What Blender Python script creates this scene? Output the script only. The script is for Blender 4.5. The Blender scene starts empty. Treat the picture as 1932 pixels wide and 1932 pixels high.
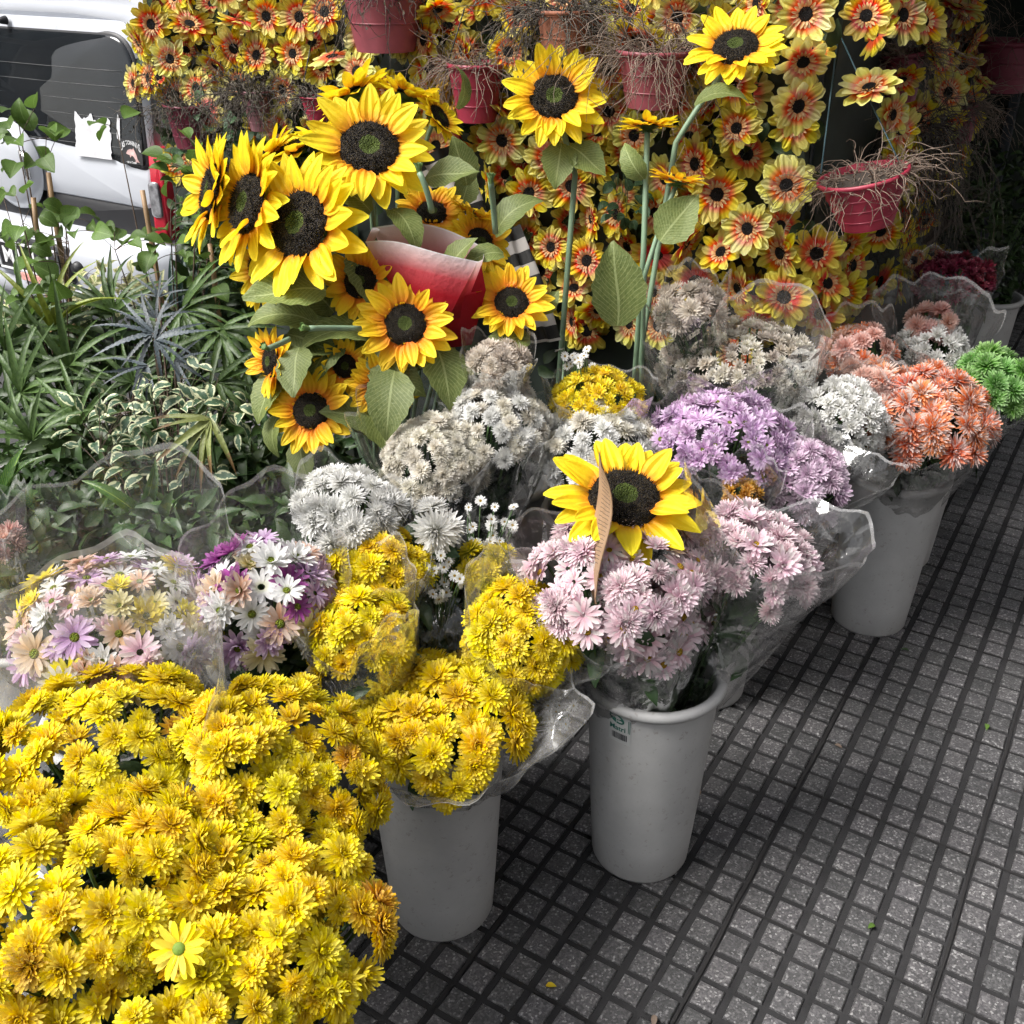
import bpy, math, random
import numpy as np
from mathutils import Vector, Matrix

random.seed(7)
rng = np.random.default_rng(7)
R = math.radians
scn = bpy.context.scene
col = scn.collection

# ------------------------------------------------------------------ camera
CAM_H, PITCH, FPX = 1.78, R(29.3), 1935.0           # FPX: focal length in pixels of a 1932 px wide picture
SP, CP = math.sin(PITCH), math.cos(PITCH)
cam = bpy.data.cameras.new('camera')
cam.sensor_width = 36.0
cam.lens = 36.0 * FPX / 1932.0
cam.clip_start, cam.clip_end = 0.05, 400
camo = bpy.data.objects.new('camera', cam)
col.objects.link(camo)
camo.location = (0, 0, CAM_H)
camo.rotation_euler = (math.pi / 2 - PITCH, 0, 0)
scn.camera = camo

# street frame: E1 runs along the pavement (away from the viewer), E2 across it (towards the buildings)
ANG = R(58.0)
E1 = np.array([math.cos(ANG), math.sin(ANG), 0.0])
E2 = np.array([math.sin(ANG), -math.cos(ANG), 0.0])
UP = np.array([0, 0, 1.0])

# ------------------------------------------------------------------ sky and sun
SUN_DIR = -0.74 * E1 - 0.67 * E2
SUN_EL = R(55)
SKY_STRENGTH, SUN_STRENGTH, EXPOSURE = 0.115, 2.8, 1.10
world = bpy.data.worlds.new('World')
scn.world = world
world.use_nodes = True
wn = world.node_tree.nodes
wl = world.node_tree.links
wn.clear()
wo = wn.new('ShaderNodeOutputWorld')
bg = wn.new('ShaderNodeBackground')
sky = wn.new('ShaderNodeTexSky')
sky.sky_type = 'NISHITA'
sky.sun_disc = False
sky.sun_elevation = SUN_EL
sky.sun_rotation = math.atan2(SUN_DIR[0], SUN_DIR[1])
sky.air_density, sky.dust_density, sky.ozone_density = 1.0, 4.0, 1.0
hs = wn.new('ShaderNodeHueSaturation')
hs.inputs['Saturation'].default_value = 0.30          # thin white overcast
wl.new(sky.outputs[0], hs.inputs['Color'])
wl.new(hs.outputs[0], bg.inputs['Color'])
bg.inputs['Strength'].default_value = SKY_STRENGTH
wl.new(bg.outputs[0], wo.inputs['Surface'])
sun = bpy.data.lights.new('sun', 'SUN')
sun.energy, sun.angle, sun.color = SUN_STRENGTH, R(26), (1.0, 0.97, 0.93)
suno = bpy.data.objects.new('sun', sun)
col.objects.link(suno)
sd = Vector((SUN_DIR[0] * math.cos(SUN_EL), SUN_DIR[1] * math.cos(SUN_EL), math.sin(SUN_EL)))
suno.rotation_euler = sd.to_track_quat('Z', 'Y').to_euler()
suno.location = sd * 20

vs = scn.view_settings
vs.view_transform, vs.look, vs.gamma, vs.exposure = 'Standard', 'None', 1.0, EXPOSURE
vs.use_curve_mapping = False
cy = scn.cycles
cy.use_denoising = True
cy.use_adaptive_sampling, cy.adaptive_threshold, cy.adaptive_min_samples = True, 0.025, 12
try:
    cy.denoiser = 'OPENIMAGEDENOISE'
except Exception:
    pass
cy.max_bounces, cy.diffuse_bounces, cy.glossy_bounces = 5, 2, 2
cy.transmission_bounces, cy.transparent_max_bounces = 4, 24
cy.caustics_reflective = cy.caustics_refractive = False
cy.sample_clamp_indirect = 6.0

# ------------------------------------------------------------------ pixels to places
def P(x, y, d):
    """point on the ray of photo pixel (x, y) at depth d along the optical axis"""
    u, v = (x - 966) / FPX * d, (y - 966) / FPX * d
    return np.array([u, d * CP - v * SP, CAM_H - d * SP - v * CP])

def G(x, y, z=0.0):
    """point of pixel (x, y) on the level z"""
    return P(x, y, (CAM_H - z) / (SP + (y - 966) / FPX * CP))

def depth_of(p):
    return p[1] * CP + (CAM_H - p[2]) * SP

def pix(p):
    d = depth_of(p)
    v = (CAM_H - p[2]) * CP - p[1] * SP
    return 966 + p[0] / d * FPX, 966 + v / d * FPX

def W(a, b, z=0.0):
    return a * E1 + b * E2 + np.array([0, 0, z])

def e1c(p): return float(np.dot(p, E1))
def e2c(p): return float(np.dot(p, E2))

def on_wall(x, y, e1=2.85):
    q = P(x, y, 1.0) - np.array([0, 0, CAM_H])
    k = e1 / np.dot(q, E1)
    return np.array([0, 0, CAM_H]) + q * k

def camdir(nx, ny, nz):
    """direction given in picture axes: right, up, towards the viewer"""
    r = np.array([1.0, 0, 0])
    u = np.array([0, SP, CP])
    t = np.array([0, -CP, SP])
    v = r * nx + u * ny + t * nz
    return v / np.linalg.norm(v)

def nrm(v):
    v = np.asarray(v, float)
    return v / (np.linalg.norm(v) + 1e-12)

# ------------------------------------------------------------------ materials
MATS = {}
class NT:
    """small helper round a node tree"""
    def __init__(s, name):
        m = bpy.data.materials.new(name)
        m.use_nodes = True
        s.m, s.n, s.l = m, m.node_tree.nodes, m.node_tree.links
        s.n.clear()
        s.out = s.n.new('ShaderNodeOutputMaterial')
    def node(s, t, **kw):
        k = s.n.new(t)
        for a, b in kw.items():
            if a.startswith('i_'):
                k.inputs[a[2:].replace('_', ' ')].default_value = b
            else:
                setattr(k, a, b)
        return k
    def link(s, a, b): s.l.new(a, b)
    def attr(s, name): return s.node('ShaderNodeAttribute', attribute_name=name).outputs['Fac']
    def noise(s, scale, detail=3.0, rough=0.55, coord='Object', vec=None):
        k = s.node('ShaderNodeTexNoise')
        k.inputs['Scale'].default_value, k.inputs['Detail'].default_value = scale, detail
        k.inputs['Roughness'].default_value = rough
        if vec is None:
            vec = s.node('ShaderNodeTexCoord').outputs[coord]
        s.link(vec, k.inputs['Vector'])
        return k.outputs['Fac']
    def ramp(s, fac, stops, interp='LINEAR'):
        k = s.node('ShaderNodeValToRGB')
        cr = k.color_ramp
        cr.interpolation = interp
        while len(cr.elements) < len(stops):
            cr.elements.new(0.5)
        for e, (p, c) in zip(cr.elements, stops):
            e.position = p
            e.color = (*c, 1) if len(c) == 3 else c
        s.link(fac, k.inputs['Fac'])
        return k.outputs['Color']
    def mix(s, fac, a, b, blend='MIX'):
        k = s.node('ShaderNodeMix', data_type='RGBA', blend_type=blend)
        for inp, v in ((k.inputs[0], fac), (k.inputs[6], a), (k.inputs[7], b)):
            if isinstance(v, (int, float)): inp.default_value = v
            elif isinstance(v, tuple): inp.default_value = (*v, 1)
            else: s.link(v, inp)
        return k.outputs[2]
    def math(s, op, a, b=0.0, clamp=False):
        k = s.node('ShaderNodeMath', operation=op, use_clamp=clamp)
        for inp, v in ((k.inputs[0], a), (k.inputs[1], b)):
            if isinstance(v, (int, float)): inp.default_value = v
            else: s.link(v, inp)
        return k.outputs[0]
    def bump(s, h, strength=0.3, dist=0.01):
        k = s.node('ShaderNodeBump')
        k.inputs['Strength'].default_value, k.inputs['Distance'].default_value = strength, dist
        s.link(h, k.inputs['Height'])
        return k.outputs[0]
    def rnd(s):
        return s.node('ShaderNodeObjectInfo').outputs['Random']
    def isl(s):
        return s.node('ShaderNodeNewGeometry').outputs['Random Per Island']
    def hsv(s, c, hue=0.5, sat=1.0, val=1.0):
        k = s.node('ShaderNodeHueSaturation')
        for nme, v in (('Hue', hue), ('Saturation', sat), ('Value', val)):
            if isinstance(v, (int, float)): k.inputs[nme].default_value = v
            else: s.link(v, k.inputs[nme])
        s.link(c, k.inputs['Color'])
        return k.outputs[0]
    def lerp(s, f, a, b):
        return s.math('ADD', s.math('MULTIPLY', f, b - a), a)
    def principled(s, color, rough=0.5, normal=None, spec=0.5, metal=0.0, coat=0.0):
        k = s.node('ShaderNodeBsdfPrincipled')
        if isinstance(color, tuple): k.inputs['Base Color'].default_value = (*color, 1)
        else: s.link(color, k.inputs['Base Color'])
        if isinstance(rough, (int, float)): k.inputs['Roughness'].default_value = rough
        else: s.link(rough, k.inputs['Roughness'])
        k.inputs['Specular IOR Level'].default_value = spec
        k.inputs['Metallic'].default_value = metal
        k.inputs['Coat Weight'].default_value = coat
        if normal is not None: s.link(normal, k.inputs['Normal'])
        return k.outputs[0]
    def done(s, sh):
        s.link(sh, s.out.inputs['Surface'])
        return s.m
    def leafy(s, color, rough, trans, normal=None, spec=0.35):
        """thin sheet: part of the light goes through"""
        p = s.principled(color, rough, normal, spec)
        t = s.node('ShaderNodeBsdfTranslucent')
        s.link(color, t.inputs['Color'])
        mx = s.node('ShaderNodeMixShader')
        mx.inputs[0].default_value = trans
        s.link(p, mx.inputs[1]); s.link(t.outputs[0], mx.inputs[2])
        return s.done(mx.outputs[0])

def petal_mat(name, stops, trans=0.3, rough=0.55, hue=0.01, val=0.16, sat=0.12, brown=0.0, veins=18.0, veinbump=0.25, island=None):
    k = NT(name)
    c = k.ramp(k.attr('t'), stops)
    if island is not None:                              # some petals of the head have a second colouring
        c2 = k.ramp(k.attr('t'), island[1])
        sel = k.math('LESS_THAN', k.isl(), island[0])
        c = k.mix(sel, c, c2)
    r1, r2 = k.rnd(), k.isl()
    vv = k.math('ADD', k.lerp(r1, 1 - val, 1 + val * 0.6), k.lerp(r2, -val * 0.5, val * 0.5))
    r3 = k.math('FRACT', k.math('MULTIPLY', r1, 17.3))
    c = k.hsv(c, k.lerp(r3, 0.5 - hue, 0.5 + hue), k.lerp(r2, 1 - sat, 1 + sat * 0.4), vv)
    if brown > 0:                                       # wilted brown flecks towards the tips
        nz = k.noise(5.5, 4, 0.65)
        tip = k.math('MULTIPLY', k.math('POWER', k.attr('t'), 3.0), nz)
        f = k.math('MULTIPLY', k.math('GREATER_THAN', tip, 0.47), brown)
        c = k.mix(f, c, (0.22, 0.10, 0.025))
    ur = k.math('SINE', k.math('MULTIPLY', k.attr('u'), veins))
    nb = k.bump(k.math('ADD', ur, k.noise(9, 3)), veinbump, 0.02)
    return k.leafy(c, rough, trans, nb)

def plain_mat(name, color, rough=0.5, spec=0.5, metal=0.0, nscale=0.0, namp=0.15, bump=0.0, bscale=40.0, coat=0.0, rv=0.0):
    k = NT(name)
    c = color
    if nscale:
        nz = k.noise(nscale, 4, 0.6)
        lo = tuple(x * (1 - namp) for x in color)
        hi = tuple(min(1, x * (1 + namp)) for x in color)
        c = k.ramp(nz, [(0.3, lo), (0.7, hi)])
    if rv:
        if isinstance(c, tuple): c = k.ramp(k.rnd(), [(0, c), (1, c)])
        c = k.hsv(c, 0.5, 1.0, k.lerp(k.rnd(), 1 - rv, 1 + rv))
    nb = k.bump(k.noise(bscale, 4, 0.6), bump, 0.01) if bump else None
    return k.done(k.principled(c, rough, nb, spec, metal, coat))

def leaf_mat(name, dark, light, trans=0.25, rough=0.4, edge=None, vein=None, rv=0.3, spec=0.4, tipbrown=0.0, edgew=0.55):
    k = NT(name)
    nz = k.noise(22, 3)
    c = k.ramp(nz, [(0.25, dark), (0.75, light)])
    au = k.math('ABSOLUTE', k.attr('u'))
    if edge is not None:                                # cream margin, ragged inwards
        n2 = k.noise(4.5, 4, 0.65)
        f = k.math('GREATER_THAN', k.math('ADD', au, k.math('MULTIPLY', k.math('SUBTRACT', n2, 0.5), 2.2)), edgew)
        c = k.mix(f, c, edge)
    if vein is not None:
        f = k.math('LESS_THAN', au, 0.05)
        w = k.node('ShaderNodeTexWave')
        w.inputs['Scale'].default_value = 1.6
        cx = k.node('ShaderNodeCombineXYZ')
        k.link(k.math('SUBTRACT', k.math('MULTIPLY', k.attr('t'), 3.2), k.math('MULTIPLY', au, 0.9)), cx.inputs[0])
        k.link(cx.outputs[0], w.inputs['Vector'])
        f2 = k.math('MULTIPLY', k.math('GREATER_THAN', w.outputs['Fac'], 0.93), 0.6)
        c = k.mix(k.math('MAXIMUM', f, f2), c, vein)
    if tipbrown:
        f = k.math('MULTIPLY', k.math('GREATER_THAN', k.math('ADD', k.attr('t'), k.math('MULTIPLY', nz, 0.25)), 1 - tipbrown), 0.9)
        c = k.mix(f, c, (0.16, 0.085, 0.035))
    c = k.hsv(c, k.lerp(k.isl(), 0.485, 0.515), 1.0, k.math('ADD', k.lerp(k.rnd(), 1 - rv, 1 + rv), k.lerp(k.isl(), -rv / 2, rv / 2)))
    nb = k.bump(k.noise(30, 3), 0.25, 0.01)
    return k.leafy(c, rough, trans, nb, spec)

def film_mat(name, haze=0.10, tint=(0.97, 0.97, 0.96)):
    """cellophane: clear, glossy along its creases, a little milky"""
    k = NT(name)
    tc = k.node('ShaderNodeTexCoord').outputs['Object']
    vor = k.node('ShaderNodeTexVoronoi', feature='DISTANCE_TO_EDGE')
    vor.inputs['Scale'].default_value = 13
    nzv = k.node('ShaderNodeTexNoise')
    nzv.inputs['Scale'].default_value = 7
    k.link(tc, nzv.inputs['Vector'])
    mixv = k.node('ShaderNodeMix', data_type='RGBA')
    mixv.inputs[0].default_value = 0.12
    k.link(tc, mixv.inputs[6]); k.link(nzv.outputs['Color'], mixv.inputs[7])
    k.link(mixv.outputs[2], vor.inputs['Vector'])
    h = k.math('ADD', k.math('MULTIPLY', k.math('MINIMUM', vor.outputs[0], 0.16), 3.0), k.math('MULTIPLY', k.noise(11, 4, 0.6), 1.2))
    nb = k.bump(h, 0.42, 0.010)
    fr = k.node('ShaderNodeFresnel')
    fr.inputs['IOR'].default_value = 1.5
    k.link(nb, fr.inputs['Normal'])
    gl = k.node('ShaderNodeBsdfGlossy')
    gl.inputs['Roughness'].default_value = 0.06
    k.link(nb, gl.inputs['Normal'])
    tr = k.node('ShaderNodeBsdfTransparent')
    tr.inputs['Color'].default_value = (*tint, 1)
    df = k.node('ShaderNodeBsdfDiffuse')
    df.inputs['Color'].default_value = (0.8, 0.8, 0.8, 1)
    tl = k.node('ShaderNodeBsdfTranslucent')
    tl.inputs['Color'].default_value = (0.8, 0.8, 0.8, 1)
    mx0 = k.node('ShaderNodeMixShader'); mx0.inputs[0].default_value = 0.45
    k.link(df.outputs[0], mx0.inputs[1]); k.link(tl.outputs[0], mx0.inputs[2])
    streak = k.math('POWER', k.noise(16, 5, 0.7), 2.5)
    crease = k.math('SUBTRACT', 1.0, k.math('MULTIPLY', k.math('MINIMUM', vor.outputs[0], 0.03), 33.0))
    hem = k.math('MULTIPLY', k.math('GREATER_THAN', k.attr('t'), .985), .22)          # the doubled, whiter edge of the film
    hz = k.math('ADD', k.math('ADD', hem, k.math('MULTIPLY', streak, haze * 3.2)), k.math('MULTIPLY', k.math('MULTIPLY', crease, streak), haze * 3.0), True)
    mx1 = k.node('ShaderNodeMixShader')
    k.link(hz, mx1.inputs[0])
    k.link(tr.outputs[0], mx1.inputs[1]); k.link(mx0.outputs[0], mx1.inputs[2])
    mx2 = k.node('ShaderNodeMixShader')
    k.link(k.math('MINIMUM', k.math('MULTIPLY', fr.outputs[0], 1.1), 0.5), mx2.inputs[0])
    k.link(mx1.outputs[0], mx2.inputs[1]); k.link(gl.outputs[0], mx2.inputs[2])
    return k.done(mx2.outputs[0])

# ------------------------------------------------------------------ mesh helpers
class MB:
    """collects pieces of one mesh, with the surface coordinates t (along) and u (across)"""
    def __init__(s): s.V, s.F, s.M, s.T, s.U, s.n = [], [], [], [], [], 0
    def add(s, V, F, m=0, t=None, u=None):
        V = np.asarray(V, float)
        s.V.append(V)
        s.F += [tuple(i + s.n for i in f) for f in F]
        s.M += [m] * len(F)
        s.T.append(np.zeros(len(V)) if t is None else np.asarray(t, float))
        s.U.append(np.zeros(len(V)) if u is None else np.asarray(u, float))
        s.n += len(V)
        return s
    def mesh(s, name, mats, smooth=True):
        me = bpy.data.meshes.new(name)
        V = np.vstack(s.V) if s.V else np.zeros((0, 3))
        me.from_pydata(V.tolist(), [], s.F)
        for m in (mats if isinstance(mats, (list, tuple)) else [mats]): me.materials.append(m)
        me.polygons.foreach_set('material_index', s.M)
        me.polygons.foreach_set('use_smooth', [smooth] * len(s.F))
        if s.V:
            for nme, a in (('t', s.T), ('u', s.U)):
                at = me.attributes.new(nme, 'FLOAT', 'POINT')
                at.data.foreach_set('value', np.concatenate(a))
        me.update()
        return me

def recolor(me, *mats):
    c = me.copy()
    c.materials.clear()
    for m in mats: c.materials.append(m)
    return c

def grid_faces(n, m, off=0, wrap=False):
    F = []
    for i in range(n - 1):
        for j in range(m if wrap else m - 1):
            k = (j + 1) % m
            F.append((off + i * m + j, off + i * m + k, off + (i + 1) * m + k, off + (i + 1) * m + j))
    return F

def box(mb, c, size, m=0, bev=0.0, Mx=None):
    x, y, z = (s / 2 for s in size)
    if bev <= 0:
        V = np.array([[sx * x, sy * y, sz * z] for sz in (-1, 1) for sy in (-1, 1) for sx in (-1, 1)])
        F = [(0, 2, 3, 1), (4, 5, 7, 6), (0, 1, 5, 4), (2, 6, 7, 3), (0, 4, 6, 2), (1, 3, 7, 5)]
    else:
        b = min(bev, x * .9, y * .9, z * .9)
        oct_ = [(-x + b, -y), (x - b, -y), (x, -y + b), (x, y - b), (x - b, y), (-x + b, y), (-x, y - b), (-x, -y + b)]
        V, F = [], []
        for zz, k in ((-z, b), (-z + b, 0), (z - b, 0), (z, b)):
            for (px, py) in oct_:
                V.append((px - math.copysign(min(k, abs(px)), px) * (k > 0), py - math.copysign(min(k, abs(py)), py) * (k > 0), zz))
        F = grid_faces(4, 8, 0, True) + [tuple(range(7, -1, -1)), tuple(range(24, 32))]
        V = np.array(V)
    if Mx is not None: V = V @ np.asarray(Mx).T
    mb.add(V + np.asarray(c, float), F, m)

def tube(mb, pts, rad, seg=6, m=0, cap=True):
    pts = np.asarray(pts, float)
    n = len(pts)
    rad = np.full(n, rad) if np.isscalar(rad) else np.asarray(rad, float)
    tang = np.gradient(pts, axis=0)
    tang /= np.linalg.norm(tang, axis=1)[:, None] + 1e-12
    ref = np.array([0, 0, 1.0]) if abs(tang[0][2]) < 0.9 else np.array([1.0, 0, 0])
    x = nrm(np.cross(ref, tang[0]))
    V = []
    for i in range(n):
        x = nrm(x - tang[i] * np.dot(x, tang[i]))
        y = np.cross(tang[i], x)
        for k in range(seg):
            a = 2 * math.pi * k / seg
            V.append(pts[i] + rad[i] * (math.cos(a) * x + math.sin(a) * y))
    F = grid_faces(n, seg, 0, True)
    if cap: F += [tuple(range(seg - 1, -1, -1)), tuple(range((n - 1) * seg, n * seg))]
    mb.add(V, F, m, np.repeat(np.linspace(0, 1, n), seg))

def bez(p0, p1, p2, n=8):
    t = np.linspace(0, 1, n)[:, None]
    p0, p1, p2 = (np.asarray(p, float) for p in (p0, p1, p2))
    return (1 - t) ** 2 * p0 + 2 * t * (1 - t) * p1 + t ** 2 * p2

def lathe(mb, prof, seg=32, m=0, cap_bottom=False, cap_top=False, c=(0, 0, 0)):
    V = []
    for r, z in prof:
        for k in range(seg):
            a = 2 * math.pi * k / seg
            V.append((r * math.cos(a) + c[0], r * math.sin(a) + c[1], z + c[2]))
    n = len(prof)
    F = grid_faces(n, seg, 0, True)
    if cap_bottom: F.append(tuple(range(seg - 1, -1, -1)))
    if cap_top: F.append(tuple(range((n - 1) * seg, n * seg)))
    mb.add(V, F, m, np.repeat(np.linspace(0, 1, n), seg))

def basis(n, spin=0.0, up=None):
    """rotation whose Z axis is n"""
    z = nrm(n)
    ref = np.array([0, 0, 1.0]) if up is None else up
    if abs(np.dot(ref, z)) > 0.97: ref = np.array([0.3, 1.0, 0.1])
    x = nrm(np.cross(ref, z))
    y = np.cross(z, x)
    c, s = math.cos(spin), math.sin(spin)
    return np.stack([c * x + s * y, -s * x + c * y, z], axis=1)

def mat4(loc=(0, 0, 0), rot=None, sc=1.0):
    M = np.eye(4)
    s = np.diag([sc] * 3 if np.isscalar(sc) else sc)
    M[:3, :3] = (np.eye(3) if rot is None else rot) @ s
    M[:3, 3] = loc
    return Matrix(M.tolist())

def obj(name, me, parent=None, M=None, label=None, cat=None, group=None, kind=None):
    o = bpy.data.objects.new(name, me)
    col.objects.link(o)
    if parent is not None: o.parent = parent
    if M is not None: o.matrix_basis = M
    if label: o['label'] = label
    if cat: o['category'] = cat
    if group: o['group'] = group
    if kind: o['kind'] = kind
    return o

def thing(name, loc, label, cat, group=None, rot=None):
    o = obj(name, None, None, mat4(loc, rot), label, cat, group)
    o.empty_display_size = 0.05
    return o

# ------------------------------------------------------------------ petals, leaves
def petal(L, Wd, nl, nw, a0, a1, cup=0.15, prof='spoon', notch=0.0, r0=0.0, z0=0.0, wav=0.0, twist=0.0):
    """petal starting at radius r0; a0 -> a1: angle above the flower plane from root to tip"""
    s = np.linspace(0, 1, nl)
    ang = a0 + (a1 - a0) * s
    ds = L / (nl - 1)
    y = r0 + np.concatenate([[0], np.cumsum(np.cos((ang[1:] + ang[:-1]) / 2) * ds)])
    z = z0 + np.concatenate([[0], np.cumsum(np.sin((ang[1:] + ang[:-1]) / 2) * ds)])
    if prof == 'spoon': w = 0.35 + 0.65 * np.sin(math.pi * np.clip(s * 0.62, 0, 1)); w[-1] *= 0.55
    elif prof == 'pointed': w = np.sin(math.pi * (0.10 + 0.84 * s ** 0.75)) ** 0.8 * (1 - 0.15 * s); w[-1] = 0.10
    elif prof == 'strap': w = np.minimum(1, 0.55 + s * 1.6) * np.where(s > 0.75, np.sqrt(np.clip(1 - ((s - 0.75) / 0.27) ** 2, 0.0, 1)), 1)
    elif prof == 'leaf': w = np.sin(math.pi * np.clip(s, 0.02, 0.985) ** 0.72) ** 0.9
    elif prof == 'blade': w = np.clip(np.minimum(s * 7 + 0.35, 1) * (1 - s ** 2.4), 0.03, 1)
    else: w = np.ones(nl)
    c = np.linspace(-1, 1, nw)
    V, T, U = [], [], []
    for i in range(nl):
        nx, nz = -math.sin(ang[i]), math.cos(ang[i])
        for j in range(nw):
            hgt = cup * Wd * w[i] * (c[j] ** 2) + wav * Wd * math.sin(7 * s[i] + 2.2 * c[j])
            back = notch * L * abs(c[j]) if i == nl - 1 else 0.0
            x = c[j] * Wd / 2 * w[i] + twist * Wd * s[i] ** 2
            V.append((x, y[i] + nx * hgt - back * math.cos(ang[i]), z[i] + nz * hgt - back * math.sin(ang[i])))
            T.append(s[i]); U.append(c[j])
    return np.array(V), grid_faces(nl, nw), np.array(T), np.array(U)

def rotz(V, a):
    c, s = math.cos(a), math.sin(a)
    return V @ np.array([[c, s, 0], [-s, c, 0], [0, 0, 1.0]])

def ring(mb, n, L, Wd, a0, a1, r0, z0, nl=4, nw=3, jit=0.12, m=0, **kw):
    ph = random.uniform(0, 6.28)
    for k in range(n):
        j = lambda s: 1 + random.uniform(-s, s)
        V, F, T, U = petal(L * j(jit), Wd * j(jit), nl, nw, a0 + random.uniform(-.5, .5) * jit * 2, a1 + random.uniform(-1, 1) * jit * 2.4,
                           r0=r0, z0=z0, twist=random.uniform(-.3, .3), **kw)
        mb.add(rotz(V, ph + 2 * math.pi * (k + random.uniform(-.25, .25)) / n), F, m, T, U)

def dome(mb, r, h, z0=0.0, n=5, seg=14, m=0, rough=0.0, dip=0.0):
    V, T = [], []
    for i in range(n):
        f = 1 - i / (n - 0.6)
        z = h * math.sqrt(max(0, 1 - f * f)) - dip * math.exp(-(f / 0.35) ** 2)
        for k in range(seg):
            a = 2 * math.pi * k / seg
            rr = r * f * (1 + random.uniform(-rough, rough) * 0.5)
            V.append((rr * math.cos(a), rr * math.sin(a), z0 + z + random.uniform(-rough, rough) * r * 0.4))
            T.append(f)
    mb.add(V, grid_faces(n, seg, 0, True) + [tuple(range((n - 1) * seg, n * seg))], m, T)

# ------------------------------------------------------------------ setting: pavement, kerb, road
def block_mat():
    k = NT('terrazzo_block')
    tc = k.node('ShaderNodeNewGeometry').outputs['Position']
    v = k.node('ShaderNodeTexVoronoi')
    v.inputs['Scale'].default_value = 260
    k.link(tc, v.inputs['Vector'])
    sp = k.node('ShaderNodeSeparateColor')
    k.link(v.outputs['Color'], sp.inputs[0])
    c = k.ramp(sp.outputs[0], [(0.0, (0.016, 0.0155, 0.016)), (0.30, (0.044, 0.0425, 0.044)), (0.62, (0.082, 0.079, 0.081)), (0.90, (0.16, 0.155, 0.155)), (0.96, (0.36, 0.355, 0.35))])
    n2 = k.noise(900, 3, 0.6, vec=tc)
    c = k.mix(0.45, c, k.ramp(n2, [(0.3, (0.022, 0.0212, 0.022)), (0.7, (0.11, 0.107, 0.109))]))
    big = k.noise(3.2, 4, 0.6, vec=tc)
    r = k.math('FRACT', k.math('ADD', k.math('MULTIPLY', k.rnd(), 7.13), k.math('MULTIPLY', k.isl(), 3.7)))
    c = k.hsv(c, k.lerp(k.math('FRACT', k.math('MULTIPLY', r, 9.7)), 0.44, 0.54), k.lerp(r, 0.4, 1.5), k.math('MULTIPLY', k.lerp(r, 0.70, 1.14), k.lerp(big, 0.5, 1.45)))
    nb = k.bump(k.math('ADD', sp.outputs[1], n2), 0.35, 0.002)
    return k.done(k.principled(c, k.lerp(n2, 0.42, 0.75), nb, 0.45))

def ground_mat(name, lo, hi, scale, rough=0.85, fine=300.0):
    k = NT(name)
    tc = k.node('ShaderNodeNewGeometry').outputs['Position']
    a, b = k.noise(scale, 5, 0.65, vec=tc), k.noise(fine, 3, 0.6, vec=tc)
    c = k.ramp(k.math('ADD', k.math('MULTIPLY', a, 0.7), k.math('MULTIPLY', b, 0.3)), [(0.3, lo), (0.7, hi)])
    return k.done(k.principled(c, rough, k.bump(b, 0.4, 0.004), 0.3))

BLOCK = block_mat()
GROOVE = ground_mat('groove_cement', (0.011, 0.0108, 0.0112), (0.029, 0.0283, 0.0294), 9, 0.8)
ASPHALT = ground_mat('asphalt', (0.035, 0.035, 0.037), (0.075, 0.074, 0.073), 1.5, 0.85)
KERBM = ground_mat('kerb_granite', (0.16, 0.155, 0.15), (0.28, 0.27, 0.26), 6, 0.8)

KERB = -3.62                                     # street side edge of the pavement (E2)
def slab(name, a0, a1, b0, b1, z0, z1, m, kind='structure', label=None):
    V = [W(a, b, z) for z in (z0, z1) for a, b in ((a0, b0), (a1, b0), (a1, b1), (a0, b1))]
    mb = MB().add(V, [(0, 1, 2, 3), (7, 6, 5, 4), (0, 4, 5, 1), (1, 5, 6, 2), (2, 6, 7, 3), (3, 7, 4, 0)])
    return obj(name, mb.mesh(name, m, False), kind=kind)

pavement = slab('pavement', -12, 40, KERB + 0.15, 4.55, -0.2, 0.0, GROOVE)
slab('kerb', -12, 40, KERB, KERB + 0.15, -0.2, 0.004, KERBM)
slab('road', -60, 120, KERB - 9.0, KERB, -0.35, -0.15, ASPHALT)
slab('ground', -150, 250, -150, 150, -0.6, -0.36, ASPHALT)

def block_mesh(wx, wy):
    b, z = 0.0022, 0.0065
    hx, hy = wx / 2, wy / 2
    V = [(sx * (hx + .0015), sy * (hy + .0015), -0.004) for sx, sy in ((-1, -1), (1, -1), (1, 1), (-1, 1))]
    V += [(sx * hx, sy * hy, z - b) for sx, sy in ((-1, -1), (1, -1), (1, 1), (-1, 1))]
    V += [(sx * (hx - b), sy * (hy - b), z) for sx, sy in ((-1, -1), (1, -1), (1, 1), (-1, 1))]
    F = [(0, 1, 5, 4), (1, 2, 6, 5), (2, 3, 7, 6), (3, 0, 4, 7), (4, 5, 9, 8), (5, 6, 10, 9), (6, 7, 11, 10), (7, 4, 8, 11), (8, 9, 10, 11)]
    return np.array(V), F

PITCHB = 0.0667
BV, BF = block_mesh(0.0500, 0.0520)
bme = MB().add(BV, BF).mesh('paving_block', BLOCK, False)
RB = np.stack([E2, E1, UP], axis=1)
anchor = G(1838, 1619)                            # a tile corner seen in the photograph
oa, ob = e1c(anchor), e2c(anchor)
blocks = []
for i in range(-22, 120):
    for j in range(-48, 40):
        if i > 45 and j < -14: continue
        a, b = oa + (i + .5) * PITCHB, ob + (j + .5) * PITCHB
        if b < KERB + 0.2 or b > 4.0: continue
        # every sixth joint is the joint between two tiles: a hair wider
        p = W(a + 0.0012 * random.uniform(-1, 1), b + 0.0012 * random.uniform(-1, 1))
        x, y = pix(p)
        if depth_of(p) < 0.3 or not (-120 < x < 2050 and -50 < y < 2080): continue
        blocks.append((depth_of(p), p, x, y))
blocks.sort(key=lambda q: q[0])
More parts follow.
